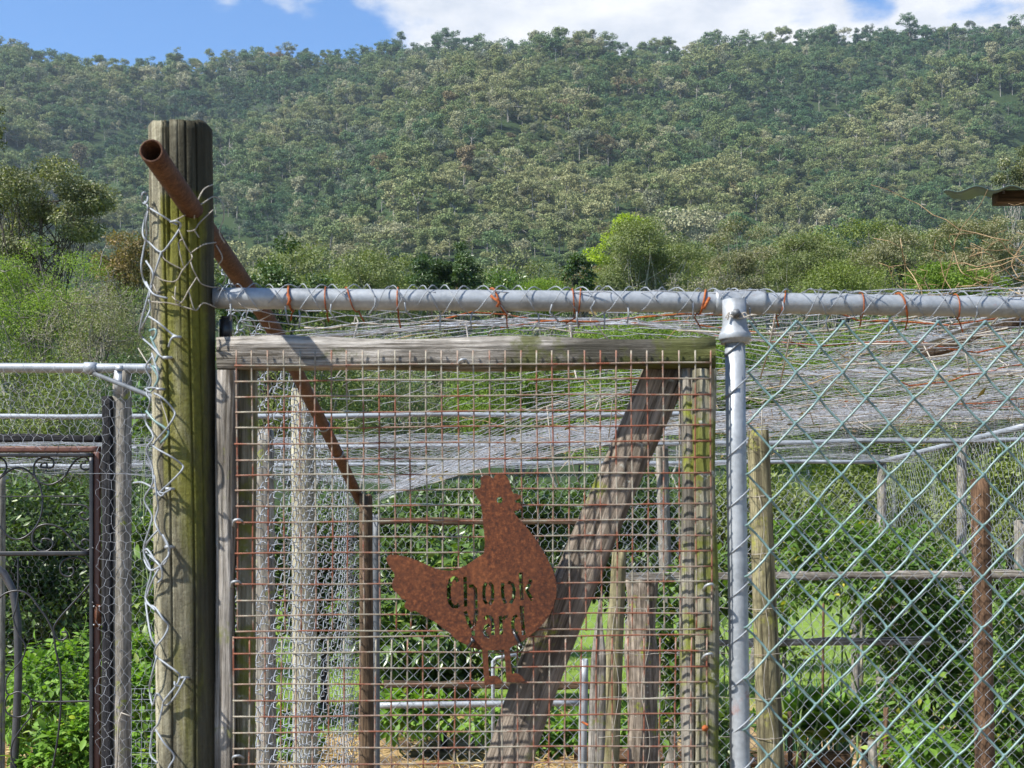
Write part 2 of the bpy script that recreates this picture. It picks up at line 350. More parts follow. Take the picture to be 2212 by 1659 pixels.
def ground_mat():
    m, t, b = base_mat('garden ground'); g = NG(t)
    tc = g.n('ShaderNodeTexCoord'); co = tc.outputs['Object']; sx = g.n('ShaderNodeSeparateXYZ'); g.l(co, sx.inputs[0])
    soil = g.ramp(g.noise(co, 9, 8, .7), [(.3, (.05, .032, .02)), (.7, (.16, .11, .065))])
    straw = g.ramp(g.noise(co, 24, 8, .75), [(.3, (.20, .13, .06)), (.7, (.48, .35, .18))])
    grass = g.ramp(g.noise(co, 5, 8, .75), [(.3, (.075, .13, .02)), (.7, (.19, .27, .05))])
    litter = g.ramp(g.noise(co, .6, 8, .7), [(.3, (.018, .034, .012)), (.7, (.035, .055, .02))])
    near = g.mix(g.ramp(g.noise(co, .9, 4, .6), [(.4, .0), (.55, 1.0)]), soil, straw)
    def yr(a, c):
        q = g.n('ShaderNodeMapRange'); g.l(sx.outputs['Y'], q.inputs[0]); q.inputs[1].default_value = a; q.inputs[2].default_value = c; return q.outputs[0]
    col = g.mix(yr(15, 17), near, grass); col = g.mix(yr(34, 60), col, litter)
    g.l(col, b.inputs['Base Color']); b.inputs['Roughness'].default_value = .95; b.inputs['Specular IOR Level'].default_value = .1
    g.l(g.bump(g.noise(co, 30, 6, .7), .6, .02), b.inputs['Normal']); return m
def build_ground():
    ys = np.concatenate([[-30, -10, 0], np.linspace(5, 110, 60), np.linspace(115, 1400, 150)])
    xs = np.linspace(-1, 1, 120)
    X = []; Y = []
    for y in ys:
        wdt = 60+max(y, 0)*.85; X.append(xs*wdt); Y.append(np.full(len(xs), y))
    X = np.array(X); Y = np.array(Y); Z = ground(X, np.maximum(Y, 0.))
    V = np.stack([X, Y, Z], -1).reshape(-1, 3); a, b = X.shape
    i = np.arange(a-1)[:, None]*b+np.arange(b-1)[None]
    Q = np.stack([i, i+1, i+b+1, i+b], -1).reshape(-1, 4)
    put('ground', mesh('ground', V, [Q], ground_mat(), True), kind='structure', label='garden ground of straw, soil and lawn rising to a forested hillside')
build_ground()

# ------------------------------------------------------------ foliage
def rnorm(n): return R.normal(size=(n, 3))
def unit(a): return a/(np.linalg.norm(a, axis=-1, keepdims=True)+1e-9)
def leaves(C, D, Nn, size, aspect=.4, big=False, tint=None):
    """C centres(base), D long direction, Nn rough normal, size length"""
    n = len(C); D = unit(D); W = unit(np.cross(D, Nn)); U = np.cross(W, D)
    L_ = (np.broadcast_to(size, (n,)))[:, None]; w = L_*aspect/2
    if tint is None: tint = R.rand(n)
    if big:
        b = C; t = C+D*L_-U*L_*.18
        pts = [b, C+D*L_*.28+W*w*.85+U*L_*.05, C+D*L_*.62+W*w*.8+U*L_*.0, t, C+D*L_*.62-W*w*.8+U*L_*.0, C+D*L_*.28-W*w*.85+U*L_*.05, C+D*L_*.5-U*L_*.03]
        V = np.stack(pts, 1).reshape(-1, 3); k = (np.arange(n)*7)[:, None]
        T = np.stack([np.concatenate([k+6, k+q, k+(q+1) % 6], 1) for q in range(6)], 1).reshape(-1, 3)
        return V, T, np.repeat(tint, 7)
    pts = [C, C+D*L_*.5+W*w+U*L_*.06, C+D*L_, C+D*L_*.5-W*w+U*L_*.06]
    V = np.stack(pts, 1).reshape(-1, 3); k = (np.arange(n)*4)[:, None]
    T = np.concatenate([np.concatenate([k, k+1, k+2], 1), np.concatenate([k, k+2, k+3], 1)])
    return V, T, np.repeat(tint, 4)

def blob_points(ells, nclump, crad, nleaf, shell=.75, seed=None):
    """clumps spread in ellipsoids [(c, r)], leaves in clumps; returns pos, outward dir, clump centres"""
    vol = np.array([np.prod(e[1])**.66 for e in ells]); k = R.choice(len(ells), nclump, p=vol/vol.sum())
    c = np.array([e[0] for e in ells])[k]; r = np.array([e[1] for e in ells])[k]
    d = unit(rnorm(nclump)); rad = shell+(1-shell)*R.rand(nclump)**.5; rad *= np.where(R.rand(nclump) < .25, R.rand(nclump), 1)
    cc = c+d*r*rad[:, None]; cr = crad*(.6+.8*R.rand(nclump))
    wgt = cr**2; ki = R.choice(nclump, nleaf, p=wgt/wgt.sum())
    dd = unit(rnorm(nleaf)); dd[:, 2] = dd[:, 2]*.75+.15
    pos = cc[ki]+dd*(cr[ki]*(R.rand(nleaf)**.45))[:, None]*np.array((1, 1, .75))
    return pos, unit(dd+.5*(d[ki])), cc, R.rand(nclump)[ki]

def limbs(mb, base, cc, r0, k=5, n=14, jitter=.08, thin=.2):
    """trunk to crown centre and limbs to some clump centres"""
    base = np.array(base, float); mid = cc.mean(0); h = mid[2]-base[2]
    top = mid.copy(); wob = R.normal(size=(6, 3))*np.array((1, 1, 0))*jitter*h*.35
    tt = np.linspace(0, 1, 6)[:, None]; tr = base+(top-base)*tt+wob*np.sin(tt*3.14)
    mb.tube(tr, np.linspace(r0, r0*.45, 6), k+2, cap=False)
    idx = R.choice(len(cc), min(n, len(cc)), replace=False)
    for i in idx:
        s = .45+.55*R.rand(); q = s*5; a = int(min(q, 4)); st = tr[a]+(tr[a+1]-tr[a])*(q-a)
        e = cc[i]; ln = np.linalg.norm(e-st); tt = np.linspace(0, 1, 5)[:, None]
        pl = st+(e-st)*tt+R.normal(size=(5, 3))*jitter*ln*.5*np.sin(tt*3.14); pl[:, 2] -= (np.sin(tt*3.14)*ln*.06)[:, 0]
        mb.tube(pl, np.linspace(r0*.42, r0*thin*.4, 5), k, cap=False)
        for _ in range(2):
            e2 = cc[R.randint(len(cc))]
            if np.linalg.norm(e2-pl[2]) < ln*1.1: mb.tube([pl[2], (pl[2]+e2)/2+R.normal(size=3)*ln*.05, e2], [r0*.22, r0*.15, r0*.07], 4, cap=False)

def plant(name, label, cat, ells, base, leafm, bark, nleaf, lsize, aspect=.4, nclump=40, crad=.4, r0=.06, nl=14, big=False, shell=.75, droop=0., group=None, bare=None, sizejit=.5):
    root = empty(name, base, label, cat, group)
    pos, dr, cc, ct = blob_points(ells, nclump, crad, nleaf, shell)
    mb = MB(); limbs(mb, base, cc, r0, n=nl); mb.put('trunk' if cat in ('tree',) else 'stem', bark, root)
    D = unit(dr*.6+rnorm(nleaf)*.7+np.array((0, 0, -droop))); Nn = unit(dr*.5+np.array((0, 0, .7))+rnorm(nleaf)*.6)
    D = unit(D-.7*(D*Nn).sum(1)[:, None]*Nn)
    sz = lsize*(1-sizejit*.5+sizejit*R.rand(nleaf))
    V, T, ti = leaves(pos, D, Nn, sz, aspect, big, np.clip(.55*R.rand(nleaf)+.45*ct, 0, 1))
    put('crown' if cat == 'tree' else 'foliage', V, root, Fs=[T], mat=leafm, tint=ti, kind='stuff')
    if bare:   # bare twigs through the crown
        tw = MB(); ks = R.choice(len(cc), bare)
        for i in ks:
            p = cc[i].copy(); d = unit(rnorm(1))[0]+np.array((0, 0, .5)); ln = crad*1.6
            pl = [p]
            for _ in range(5): d = unit(d+R.normal(size=3)*.45); p = p+d*ln/5; pl.append(p.copy())
            tw.tube(pl, np.linspace(r0*.22, r0*.06, 6), 3, cap=False)
            for q in (2, 3, 4):
                e = pl[q]+unit(rnorm(1))[0]*ln*.35; tw.tube([pl[q], (pl[q]+e)/2+R.normal(size=3)*ln*.03, e], [r0*.12, r0*.08, r0*.04], 3, cap=False)
        tw.put('twigs', M_['barkgrey'], root, kind='stuff')
    return root

LM = {
 'gum': leafmat('gum leaves', (.075, .10, .035), (.21, .24, .10), (.20, .17, .10), .5, .22),
 'gumgrey': leafmat('grey gum leaves', (.10, .105, .05), (.26, .255, .15), (.26, .20, .13), .5, .2),
 'cream': leafmat('cream flower and leaf', (.035, .05, .02), (.20, .21, .11), (.60, .56, .40), .5, .2),
 'bright': leafmat('bright fine leaves', (.07, .12, .018), (.19, .27, .05), (.28, .33, .07), .5, .35),
 'wattle': leafmat('wattle leaves', (.055, .10, .015), (.15, .22, .035), (.20, .27, .05), .5, .3),
 'dark': leafmat('dark glossy leaves', (.02, .045, .014), (.075, .12, .035), (.12, .17, .045), .42, .18, .4),
 'hedge': leafmat('hedge leaves', (.022, .045, .012), (.085, .14, .03), (.14, .20, .05), .42, .22, .4),
 'citrus': leafmat('citrus leaves', (.035, .07, .015), (.11, .18, .035), (.22, .27, .06), .33, .28, .5),
 'olive': leafmat('olive shrub leaves', (.065, .09, .022), (.18, .22, .06), (.18, .20, .06), .5, .25),
 'brown': leafmat('bronze leaves', (.09, .07, .025), (.21, .16, .065), (.28, .17, .08), .5, .2),
 'lime': leafmat('lime leaves', (.17, .24, .02), (.32, .40, .045), (.40, .45, .08), .5, .35),
 'tomato': leafmat('tomato leaves', (.045, .10, .018), (.12, .21, .04), (.38, .34, .05), .5, .32),
 'weed': leafmat('weed leaves', (.07, .15, .02), (.18, .31, .05), (.35, .38, .12), .5, .35),
 'leek': leafmat('leek leaves', (.03, .085, .055), (.08, .17, .10), None, .45, .25),
 'grass': leafmat('grass blades', (.10, .17, .03), (.24, .33, .07), (.38, .36, .16), .6, .3),
}

def tree_px(label, u, vt, wp, hp, Y, lm, bark='barkgrey', dens=1., lsize=.09, aspect=.32, cat='tree', name='tree', nclump=64, extra=(), bare=None, droop=.3, shell=.72, r0=None, cr=.2, nl=16):
    c = P(u, vt+hp/2, Y); rx = px(wp/2, Y); rz = px(hp/2, Y); ells = [(c, np.array((rx*.9, rx*.8, rz*.9)))]
    for (eu, ev, ew, eh) in extra:
        ells.append((P(eu, ev+eh/2, Y), np.array((px(ew/2, Y)*.9, px(ew/2, Y)*.8, px(eh/2, Y)*.9))))
    base = (c[0], Y, float(ground(c[0], Y)))
    area = wp*hp+sum(e[2]*e[3] for e in extra)
    nleaf = int(min(24000, dens*2.6*px(area**.5, Y)**2/(lsize**2*aspect*.5)))
    R_ = r0 or max(.05, rx*.045)
    return plant(name, label, cat, ells, base, LM[lm], M_[bark], nleaf, lsize, aspect, nclump, rx*cr*(1+.6/len(ells)), R_, nl, bare=bare, droop=droop, shell=shell)

# far forest: prototype crowns scattered by geometry nodes (one mass nobody could count)
def forest_mats():
    m, t, b = base_mat('forest leaves'); g = NG(t)
    oi = g.n('ShaderNodeObjectInfo'); at = g.n('ShaderNodeAttribute', attribute_name='tint')
    loc = g.n('ShaderNodeVectorMath', operation='MULTIPLY'); g.l(oi.outputs['Location'], loc.inputs[0]); loc.inputs[1].default_value = (.006, .006, .006)
    big = g.noise(loc.outputs[0], 1, 2, .5)
    mixv = g.n('ShaderNodeMath', operation='MULTIPLY_ADD'); g.l(big, mixv.inputs[0]); mixv.inputs[1].default_value = .9; 
    m2 = g.n('ShaderNodeMath', operation='MULTIPLY_ADD'); g.l(oi.outputs['Random'], m2.inputs[0]); m2.inputs[1].default_value = .62; zz = g.n('ShaderNodeSeparateXYZ'); g.l(oi.outputs['Location'], zz.inputs[0]); zm = g.n('ShaderNodeMapRange'); g.l(zz.outputs[2], zm.inputs[0]); zm.inputs[1].default_value = 60; zm.inputs[2].default_value = 330; zm.inputs[3].default_value = -.14; zm.inputs[4].default_value = -.30; g.l(zm.outputs[0], m2.inputs[2]); g.l(m2.outputs[0], mixv.inputs[2])
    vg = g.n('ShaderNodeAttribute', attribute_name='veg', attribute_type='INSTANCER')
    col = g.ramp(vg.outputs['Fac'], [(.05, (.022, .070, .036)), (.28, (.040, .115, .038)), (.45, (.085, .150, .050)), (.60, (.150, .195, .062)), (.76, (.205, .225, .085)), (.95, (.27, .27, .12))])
    col = g.mix(g.ramp(oi.outputs['Random'], [(.90, .0), (.93, .75), (.985, .75), (.99, .0)]), col, (.36, .34, .21)); col = g.mix(g.ramp(oi.outputs['Random'], [(.985, .0), (.992, .6)]), col, (.16, .075, .045)); col = g.mix(g.ramp(oi.outputs['Random'], [(.05, .55), (.09, .0)]), col, (.16, .165, .13))
    # a few trees in cream flower / rust new growth
    col = g.mix(g.ramp(at.outputs['Fac'], [(.0, .0), (1., .38)]), col, g.mix(.45, col, (.20, .21, .11)))
    g.l(col, b.inputs['Base Color']); b.inputs['Roughness'].default_value = .6; b.inputs['Specular IOR Level'].default_value = .3
    tr = g.n('ShaderNodeBsdfTranslucent'); g.l(col, tr.inputs[0]); ms = g.n('ShaderNodeMixShader'); ms.inputs[0].default_value = .22
    g.l(b.outputs[0], ms.inputs[1]); g.l(tr.outputs[0], ms.inputs[2]); g.l(ms.outputs[0], t.nodes['Material Output'].inputs[0])
    return m
def build_forest():
    fm = forest_mats(); protos = []
    for q in range(10):
        h = 12+R.rand()*4; rad = (4.3+R.rand()*1.5)*[1, .8, 1.15, .75, 1, 1.25, .9, .7, 1.1, 1.0][q]
        ns = [3, 2, 5, 2, 4, 5, 3, 1, 4, 3][q]; sc_ = np.column_stack([R.normal(size=(ns, 2))*rad*.42, h*(.52+.2*R.rand(ns))]); sr = rad*(.45+.3*R.rand(ns))
        nc = 34; ks = R.choice(ns, nc, p=sr**2/(sr**2).sum()); d = unit(rnorm(nc)); d[:, 2] = d[:, 2]*.9+.2
        cc = sc_[ks]+d*sr[ks][:, None]*np.array((1, 1, .62+.5*(q in (1, 3, 7))))*(.6+.4*R.rand(nc))[:, None]
        low = R.rand(nc) < .2; cc[low, 2] *= .55
        cr = .95+R.rand(nc)*.8
        n = 2300; ki = R.randint(0, nc, n); dd = unit(rnorm(n)); dd[:, 2] = dd[:, 2]*.8+.25
        pos = cc[ki]+dd*cr[ki][:, None]*np.array((1, 1, .6))*(R.rand(n)**.22)[:, None]
        Nn = unit(dd+rnorm(n)*.5)
        V, T, ti = leaves(pos, unit(np.cross(Nn, rnorm(n))), Nn, (.5*(.6+.8*R.rand(n))), .7, tint=np.clip(R.rand(n)*.6+R.rand(nc)[ki]*.4, 0, 1))
        mb = MB(); mb.tube([(0, 0, -2), (.2, .1, h*.35), (-.1, .2, h*.6)], [.20, .15, .08], 5, cap=False)
        for i in range(5): mb.tube([(.1, .1, h*.4), tuple(cc[i])], [.14, .05], 4, cap=False)
        V2, F2 = mb.arr()
        me = mesh('forest_tree', np.concatenate([V, V2]), [T]+[f+len(V) for f in F2], fm, tint=np.concatenate([ti, np.zeros(len(V2))]))
        me.materials.append(M_['barkpale']); mi = np.zeros(len(me.polygons), dtype=np.int32); mi[len(T):] = 1; me.polygons.foreach_set('material_index', mi)
        protos.append(bpy.data.objects.new('forest_tree', me))
    pts = []; y = 118.
    while y < YR+40:
        sp = 4.9+.5*(y-170)/700
        xs = np.arange(-y*.5-20, y*.5+20, sp)
        pts.append(np.stack([xs+R.normal(size=len(xs))*sp*.38, y+R.normal(size=len(xs))*sp*.38], -1)); y += sp*1.12
    pts = np.concatenate(pts); pts = pts[R.rand(len(pts)) > .06]
    z = ground(pts[:, 0], pts[:, 1]); V = np.column_stack([pts, z])
    n = len(V); print('forest trees', n)
    und = R.rand(n) < .42; V[und, 2] -= 5.0+3*R.rand(und.sum())
    sc = (.52+.75*R.rand(n)**2.0)*np.interp(V[:, 1], [118, 235, 500, 900], [.5, .7, .9, 1.05])*(1+.25*(R.rand(n) < .08))
    me = bpy.data.meshes.new('forest'); me.vertices.add(len(V)); me.vertices.foreach_set('co', V.astype(np.float32).ravel())
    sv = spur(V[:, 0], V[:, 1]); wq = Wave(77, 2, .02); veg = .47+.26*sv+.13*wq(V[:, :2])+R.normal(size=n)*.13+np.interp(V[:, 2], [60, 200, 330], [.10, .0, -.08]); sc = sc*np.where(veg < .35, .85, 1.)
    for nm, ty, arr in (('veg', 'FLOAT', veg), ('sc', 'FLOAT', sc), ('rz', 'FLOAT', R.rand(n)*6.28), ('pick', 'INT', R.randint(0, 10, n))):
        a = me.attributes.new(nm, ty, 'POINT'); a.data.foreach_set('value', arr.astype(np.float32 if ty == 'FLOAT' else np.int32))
    o = bpy.data.objects.new('forest', me); COL.objects.link(o)
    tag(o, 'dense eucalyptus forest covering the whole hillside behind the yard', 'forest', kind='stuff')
    t = bpy.data.node_groups.new('scatter', 'GeometryNodeTree')
    t.interface.new_socket('Geometry', in_out='INPUT', socket_type='NodeSocketGeometry'); t.interface.new_socket('Geometry', in_out='OUTPUT', socket_type='NodeSocketGeometry')
    gi = t.nodes.new('NodeGroupInput'); go = t.nodes.new('NodeGroupOutput'); ip = t.nodes.new('GeometryNodeInstanceOnPoints')
    jg = t.nodes.new('GeometryNodeJoinGeometry')
    for p in reversed(protos):
        oi = t.nodes.new('GeometryNodeObjectInfo'); oi.inputs['Object'].default_value = p; oi.inputs['As Instance'].default_value = True; t.links.new(oi.outputs['Geometry'], jg.inputs[0])
    def attr(nm, ty):
        x = t.nodes.new('GeometryNodeInputNamedAttribute'); x.data_type = ty; x.inputs[0].default_value = nm; return x.outputs[0]
    t.links.new(gi.outputs[0], ip.inputs['Points']); t.links.new(jg.outputs[0], ip.inputs['Instance'])
    ip.inputs['Pick Instance'].default_value = True; t.links.new(attr('pick', 'INT'), ip.inputs['Instance Index'])
    cx = t.nodes.new('ShaderNodeCombineXYZ'); t.links.new(attr('rz', 'FLOAT'), cx.inputs[2]); t.links.new(cx.outputs[0], ip.inputs['Rotation'])
    cs = t.nodes.new('ShaderNodeCombineXYZ'); s_ = attr('sc', 'FLOAT')
    for i in range(3): t.links.new(s_, cs.inputs[i])
    t.links.new(cs.outputs[0], ip.inputs['Scale']); t.links.new(ip.outputs[0], go.inputs[0])
    md = o.modifiers.new('scatter', 'NODES'); md.node_group = t
build_forest()
hb = MB(); hb.box((0, 560, 255), (1400, 900, 258)); hz_ = bpy.data.materials.new('haze air'); hz_.use_nodes = True; hz_.node_tree.nodes.clear()
pv = hz_.node_tree.nodes.new('ShaderNodeVolumePrincipled'); mo = hz_.node_tree.nodes.new('ShaderNodeOutputMaterial'); hz_.node_tree.links.new(pv.outputs[0], mo.inputs[1])   # Principled Volume
pv.inputs['Color'].default_value = (.72, .84, 1, 1); pv.inputs['Density'].default_value = .00011; pv.inputs['Anisotropy'].default_value = .2
V_, F__ = hb.arr(); put('haze', V_, Fs=F__, mat=hz_, kind='stuff', label='thin blue haze in the air between the yard and the forested hill')
# ------------------------------------------------------------ individual trees and shrubs behind the yard
tree_px('tall dark tree with cream flowering tips at the left edge of the photo', 85, 345, 290, 230, 30, 'cream', 'barkdark', 1.25, .075, .42, nclump=60, extra=[(-20, 185, 110, 190), (175, 400, 90, 60)], nl=26, cr=.2, name='flowering_tree')
tree_px('rounded bright green fine-leaved tree left of the mossy gate post', 120, 522, 330, 290, 26, 'bright', 'barkgrey', 1.5, .05, .3, nclump=110, bare=26, nl=30, cr=.2, name='bright_green_tree', extra=[(10, 560, 160, 230), (235, 610, 170, 200)])
tree_px('bare grey twiggy shrub in front of the bright green tree at left', 215, 610, 260, 220, 24, 'gumgrey', 'barkgrey', .35, .04, .3, nclump=50, bare=46, nl=30, cr=.22, name='twiggy_shrub', cat='shrub')
tree_px('bronze brown leafed tree beside the left side of the mossy post', 265, 490, 150, 150, 36, 'brown', 'barkdark', 1.3, .09, .4, nclump=40, name='bronze_tree')
tree_px('bright leafy sapling with tall sprigs just right of the mossy post', 560, 545, 190, 200, 22, 'dark', 'barkdark', 1.0, .075, .38, nclump=50, cat='shrub', name='leafy_sapling', extra=[(600, 470, 50, 110), (660, 580, 110, 130)])
tree_px('dark olive tree between the sapling and the glossy tree', 790, 540, 170, 140, 52, 'gum', 'barkgrey', 1.3, .12, .3, name='olive_tree')
tree_px('dark glossy rounded tree standing alone above the middle of the top rail', 950, 508, 150, 150, 48, 'dark', 'barkdark', 1.8, .12, .34, nclump=40, extra=[(985, 545, 110, 110)], name='glossy_tree')
tree_px('small mid green bush above the rail, right of the dark glossy tree', 1085, 585, 130, 90, 48, 'citrus', 'barkdark', 1.4, .12, .4, cat='shrub', name='green_bush')
tree_px('small dark broadleaf tree left of the lime green tree', 1248, 548, 70, 110, 50, 'dark', 'barkdark', 1.6, .15, .45, nclump=20, name='broadleaf_tree')
tree_px('lime green leaning tree lit brightly against the hill', 1300, 505, 74, 74, 62, 'lime', 'barkgrey', 1.5, .13, .4, nclump=24, extra=[(1368, 460, 72, 48)], name='lime_green_tree', cr=.32)
tree_px('large grey green gum tree right of the lime green tree', 1415, 470, 230, 180, 56, 'gum', 'barkpale', 1.5, .13, .26, nclump=60, extra=[(1340, 530, 130, 120)], nl=26, name='gum_tree')
tree_px('sparse pinkish grey gum tree above the tee fitting', 1600, 468, 150, 190, 58, 'gumgrey', 'barkpale', .9, .12, .26, nclump=42, bare=30, nl=24, name='sparse_gum_tree')
tree_px('bare silver twiggy bush low behind the rail near the tee fitting', 1500, 585, 130, 90, 40, 'gumgrey', 'barkpale', .25, .08, .3, nclump=30, bare=44, nl=24, cat='shrub', name='silver_bush')
tree_px('pale olive gum tree between the sparse gum and the right trees', 1745, 500, 180, 170, 60, 'gum', 'barkpale', 1.4, .12, .28, nclump=50, bare=12, name='pale_gum_tree')
tree_px('grey green gum tree with drooping leaves left of the roof corner', 1930, 500, 200, 170, 56, 'gumgrey', 'barkpale', 1.4, .12, .26, nclump=55, bare=14, name='drooping_gum_tree')
tree_px('tall grey gum tree under the green roof corner', 2090, 465, 190, 190, 52, 'gumgrey', 'barkpale', 1.3, .12, .26, nclump=55, bare=14, extra=[(2190, 450, 120, 180)], name='roadside_gum_tree')
tree_px('cream flowering tree top showing behind the green roof corner', 2205, 325, 110, 110, 70, 'cream', 'barkpale', 1.4, .15, .4, nclump=26, name='cream_tree')
tree_px('bright green low bush above the rail at the right', 2040, 570, 190, 110, 34, 'wattle', 'barkdark', 1.6, .08, .35, cat='shrub', name='low_green_bush', extra=[(2130, 600, 120, 80)])
tree_px('dull green bush low behind the left end of the rail', 700, 600, 200, 110, 44, 'olive', 'barkgrey', 1.4, .09, .35, cat='shrub', name='dull_bush')
tree_px('yellow green feathery bush just above the middle of the rail', 1190, 610, 150, 70, 36, 'bright', 'barkgrey', 1.7, .07, .25, cat='shrub', name='feathery_bush')
tree_px('grey olive scrub below the drooping gum at right', 1840, 575, 240, 90, 44, 'olive', 'barkgrey', 1.3, .10, .3, cat='shrub', name='olive_scrub')
# second row filling the valley floor behind them
for i, (u, vt, wp, hp, Y, lm, lab) in enumerate([
    (20, 560, 260, 200, 60, 'olive', 'olive tree deep behind the bright green tree at left'),
    (400, 520, 200, 180, 70, 'gum', 'dull gum tree hidden behind the mossy post'),
    (640, 530, 220, 160, 84, 'gum', 'faint gum tree behind the dull bush'),
    (860, 560, 200, 140, 88, 'olive', 'olive crown peeping between the dark trees in the valley'),
    (1130, 565, 230, 130, 92, 'gum', 'low crown in the valley left of the lime green tree'),
    (1270, 575, 180, 120, 95, 'brown', 'brownish crown in the valley under the lime green tree'),
    (1660, 520, 220, 160, 84, 'gum', 'gum crown behind the sparse gum tree'),
    (1860, 480, 220, 170, 90, 'olive', 'rounded olive crown in the valley behind the pale gum'),
    (2020, 490, 200, 170, 84, 'gum', 'gum crown in the valley behind the drooping gum'),
    (1500, 540, 200, 130, 90, 'olive', 'olive crown behind the silver bush')]):
    tree_px(lab, u, vt, wp, hp, Y, lm, 'barkpale', 1.1, .22, .35, nclump=34, name='valley_tree')
# shrub belt seen through and under the netting
belt = [(90, 770, 420, 330, 19, 'olive', 'twiggy olive shrub behind the netting at left', 26),
    (330, 760, 330, 330, 21, 'dark', 'dark glossy shrub right behind the mossy post', 0),
    (640, 700, 380, 330, 22, 'olive', 'dark green shrub behind the rusty pipe', 6),
    (900, 705, 360, 330, 24, 'gum', 'grey green shrub behind the netting under the left part of the rail', 8),
    (1130, 672, 300, 350, 21, 'wattle', 'bright wattle bush behind the middle of the gate beam', 0),
    (1360, 668, 330, 360, 20, 'bright', 'feathery yellow green bush behind the right end of the gate beam', 14),
    (1620, 690, 330, 360, 19, 'wattle', 'vivid green bush directly behind the steel gate post', 0),
    (1850, 680, 350, 380, 20, 'wattle', 'vivid green bush behind the heaped netting', 0),
    (2110, 720, 360, 380, 19, 'olive', 'olive shrub behind the netting at the right edge', 4)]
for (u, vt, wp, hp, Y, lm, lab, br) in belt:
    tree_px(lab, u, vt, wp, hp, Y, lm, 'barkgrey', 1.5, .055, .32, nclump=90, cat='shrub', name='shrub', bare=br or None, cr=.2, nl=20)
# hedge row standing on the lawn
hedge = [(60, 1010, 430, 520, 12.5, 'hedge', 'dark leafy hedge seen through the ironwork gate', 1.5, .075),
    (400, 1000, 300, 520, 13.5, 'hedge', 'dark hedge between the left post and the mossy post', 1.3, .075),
    (700, 1000, 330, 420, 15, 'hedge', 'shaded hedge behind the edge-on wire fence', 1.2, .08),
    (1010, 1015, 480, 300, 15.5, 'hedge', 'dark hedge behind the head of the metal hen', 1.5, .085),
    (1330, 1015, 300, 330, 17, 'hedge', 'dark hedge behind the diagonal brace', 1.2, .085),
    (1640, 1005, 360, 300, 16.5, 'olive', 'olive shrub behind the netting right of the steel post', 1.6, .07),
    (1930, 985, 380, 330, 17.5, 'olive', 'shaded shrub behind the far corner post', 1.5, .07),
    (2180, 960, 280, 360, 16, 'olive', 'shrub behind the corner post at far right', 1.4, .07)]
for (u, vt, wp, hp, Y, lm, lab, de, ls) in hedge:
    c = P(u, vt+hp/2, Y); e = [(c, np.array((px(wp/2, Y)*.88, .9, px(hp/2, Y)*.9))), (c+np.array((0, .5, -.2)), np.array((px(wp/2, Y)*.7, .6, px(hp/2, Y)*.8)))]
    plant('hedge_shrub', lab, 'shrub', e, (c[0], Y, 0), LM[lm], M_['barkdark'], int(15000*de*wp/400), ls, .42, 70, .34, .05, 16, shell=.62, droop=.1)
# citrus bush through the gate
c = P(960, 1300, 12.0)
plant('citrus_bush', 'glossy leafed citrus bush behind the belly of the metal hen', 'shrub', [(c, np.array((.80, .55, .75))), (P(850, 1400, 12), np.array((.35, .4, .6)))], (c[0], 12, 0), LM['citrus'], M_['barkdark'], 5000, .11, .42, 50, .25, .03, 14, big=True, shell=.7, droop=.6)
# leaf sprays for tomato and weeds
def spray_plant(name, label, cat, base, pts, lm, n_spray, slen, lsize, nleaf=7, spread=.6, r=.006, aspect=.5):
    """compound-leaf plant: stems through pts, sprays of leaflets hung around them"""
    root = empty(name, base, label, cat); mb = MB(); A = []
    for (p, rad) in pts:
        p = np.array(p); b = np.array(base)+R.normal(size=3)*np.array((.1, .1, 0)); t = np.linspace(0, 1, 6)[:, None]
        mb.tube(b+(p-b)*t+R.normal(size=(6, 3))*.05*np.sin(t*3.14), np.linspace(r*1.6, r*.6, 6), 5, cap=False)
    w_ = np.array([q[1]**2 for q in pts]); k = R.choice(len(pts), n_spray, p=w_/w_.sum())
    C = np.array([q[0] for q in pts])[k]; rr = np.array([q[1] for q in pts])[k]
    d = unit(rnorm(n_spray)); st = C+d*(rr*R.rand(n_spray)**.4)[:, None]; dr = unit(d*.8+rnorm(n_spray)*.5+np.array((0, -.2, .15)))
    L_ = slen*(.6+.7*R.rand(n_spray)); tipdrop = np.array((0, 0, -1.))
    mb.edges(st, st+dr*L_[:, None], r*.35, 3); mb.put('stem', M_['vinestem'], root, kind='stuff')
    up = unit(np.array((0, 0, 1.))+rnorm(n_spray)*.35); sd = unit(np.cross(dr, up)); pc = []; pd = []; pn = []; ps = []; pt = []
    tv = R.rand(n_spray)
    for j in range(nleaf):
        if j == nleaf-1: f = 1.0; o = dr
        else: f = .25+.7*(j//2)/(max(1, (nleaf-1)//2)); o = unit(dr*.55+sd*(1 if j % 2 else -1))
        pc.append(st+dr*(L_*f)[:, None]); pd.append(unit(o+tipdrop*.25+rnorm(n_spray)*.12)); pn.append(unit(up+rnorm(n_spray)*.25)); ps.append(lsize*(.7+.6*R.rand(n_spray))*(1.2 if j == nleaf-1 else .9)); pt.append(np.clip(tv*.75+.25*R.rand(n_spray), 0, 1))
    V, T, ti = leaves(np.concatenate(pc), np.concatenate(pd), np.concatenate(pn), np.concatenate(ps), aspect, True, np.concatenate(pt))
    put('foliage', V, root, Fs=[T], mat=LM[lm], tint=ti, kind='stuff'); return root
M_['vinestem'] = metal('green stem', (.08, .13, .03), (.16, .22, .06), rough=.6, met=0)
def pl(Y, *uvr): return [(P(u, v, Y+R.normal()*.15), px(rp, Y)) for (u, v, rp) in uvr]
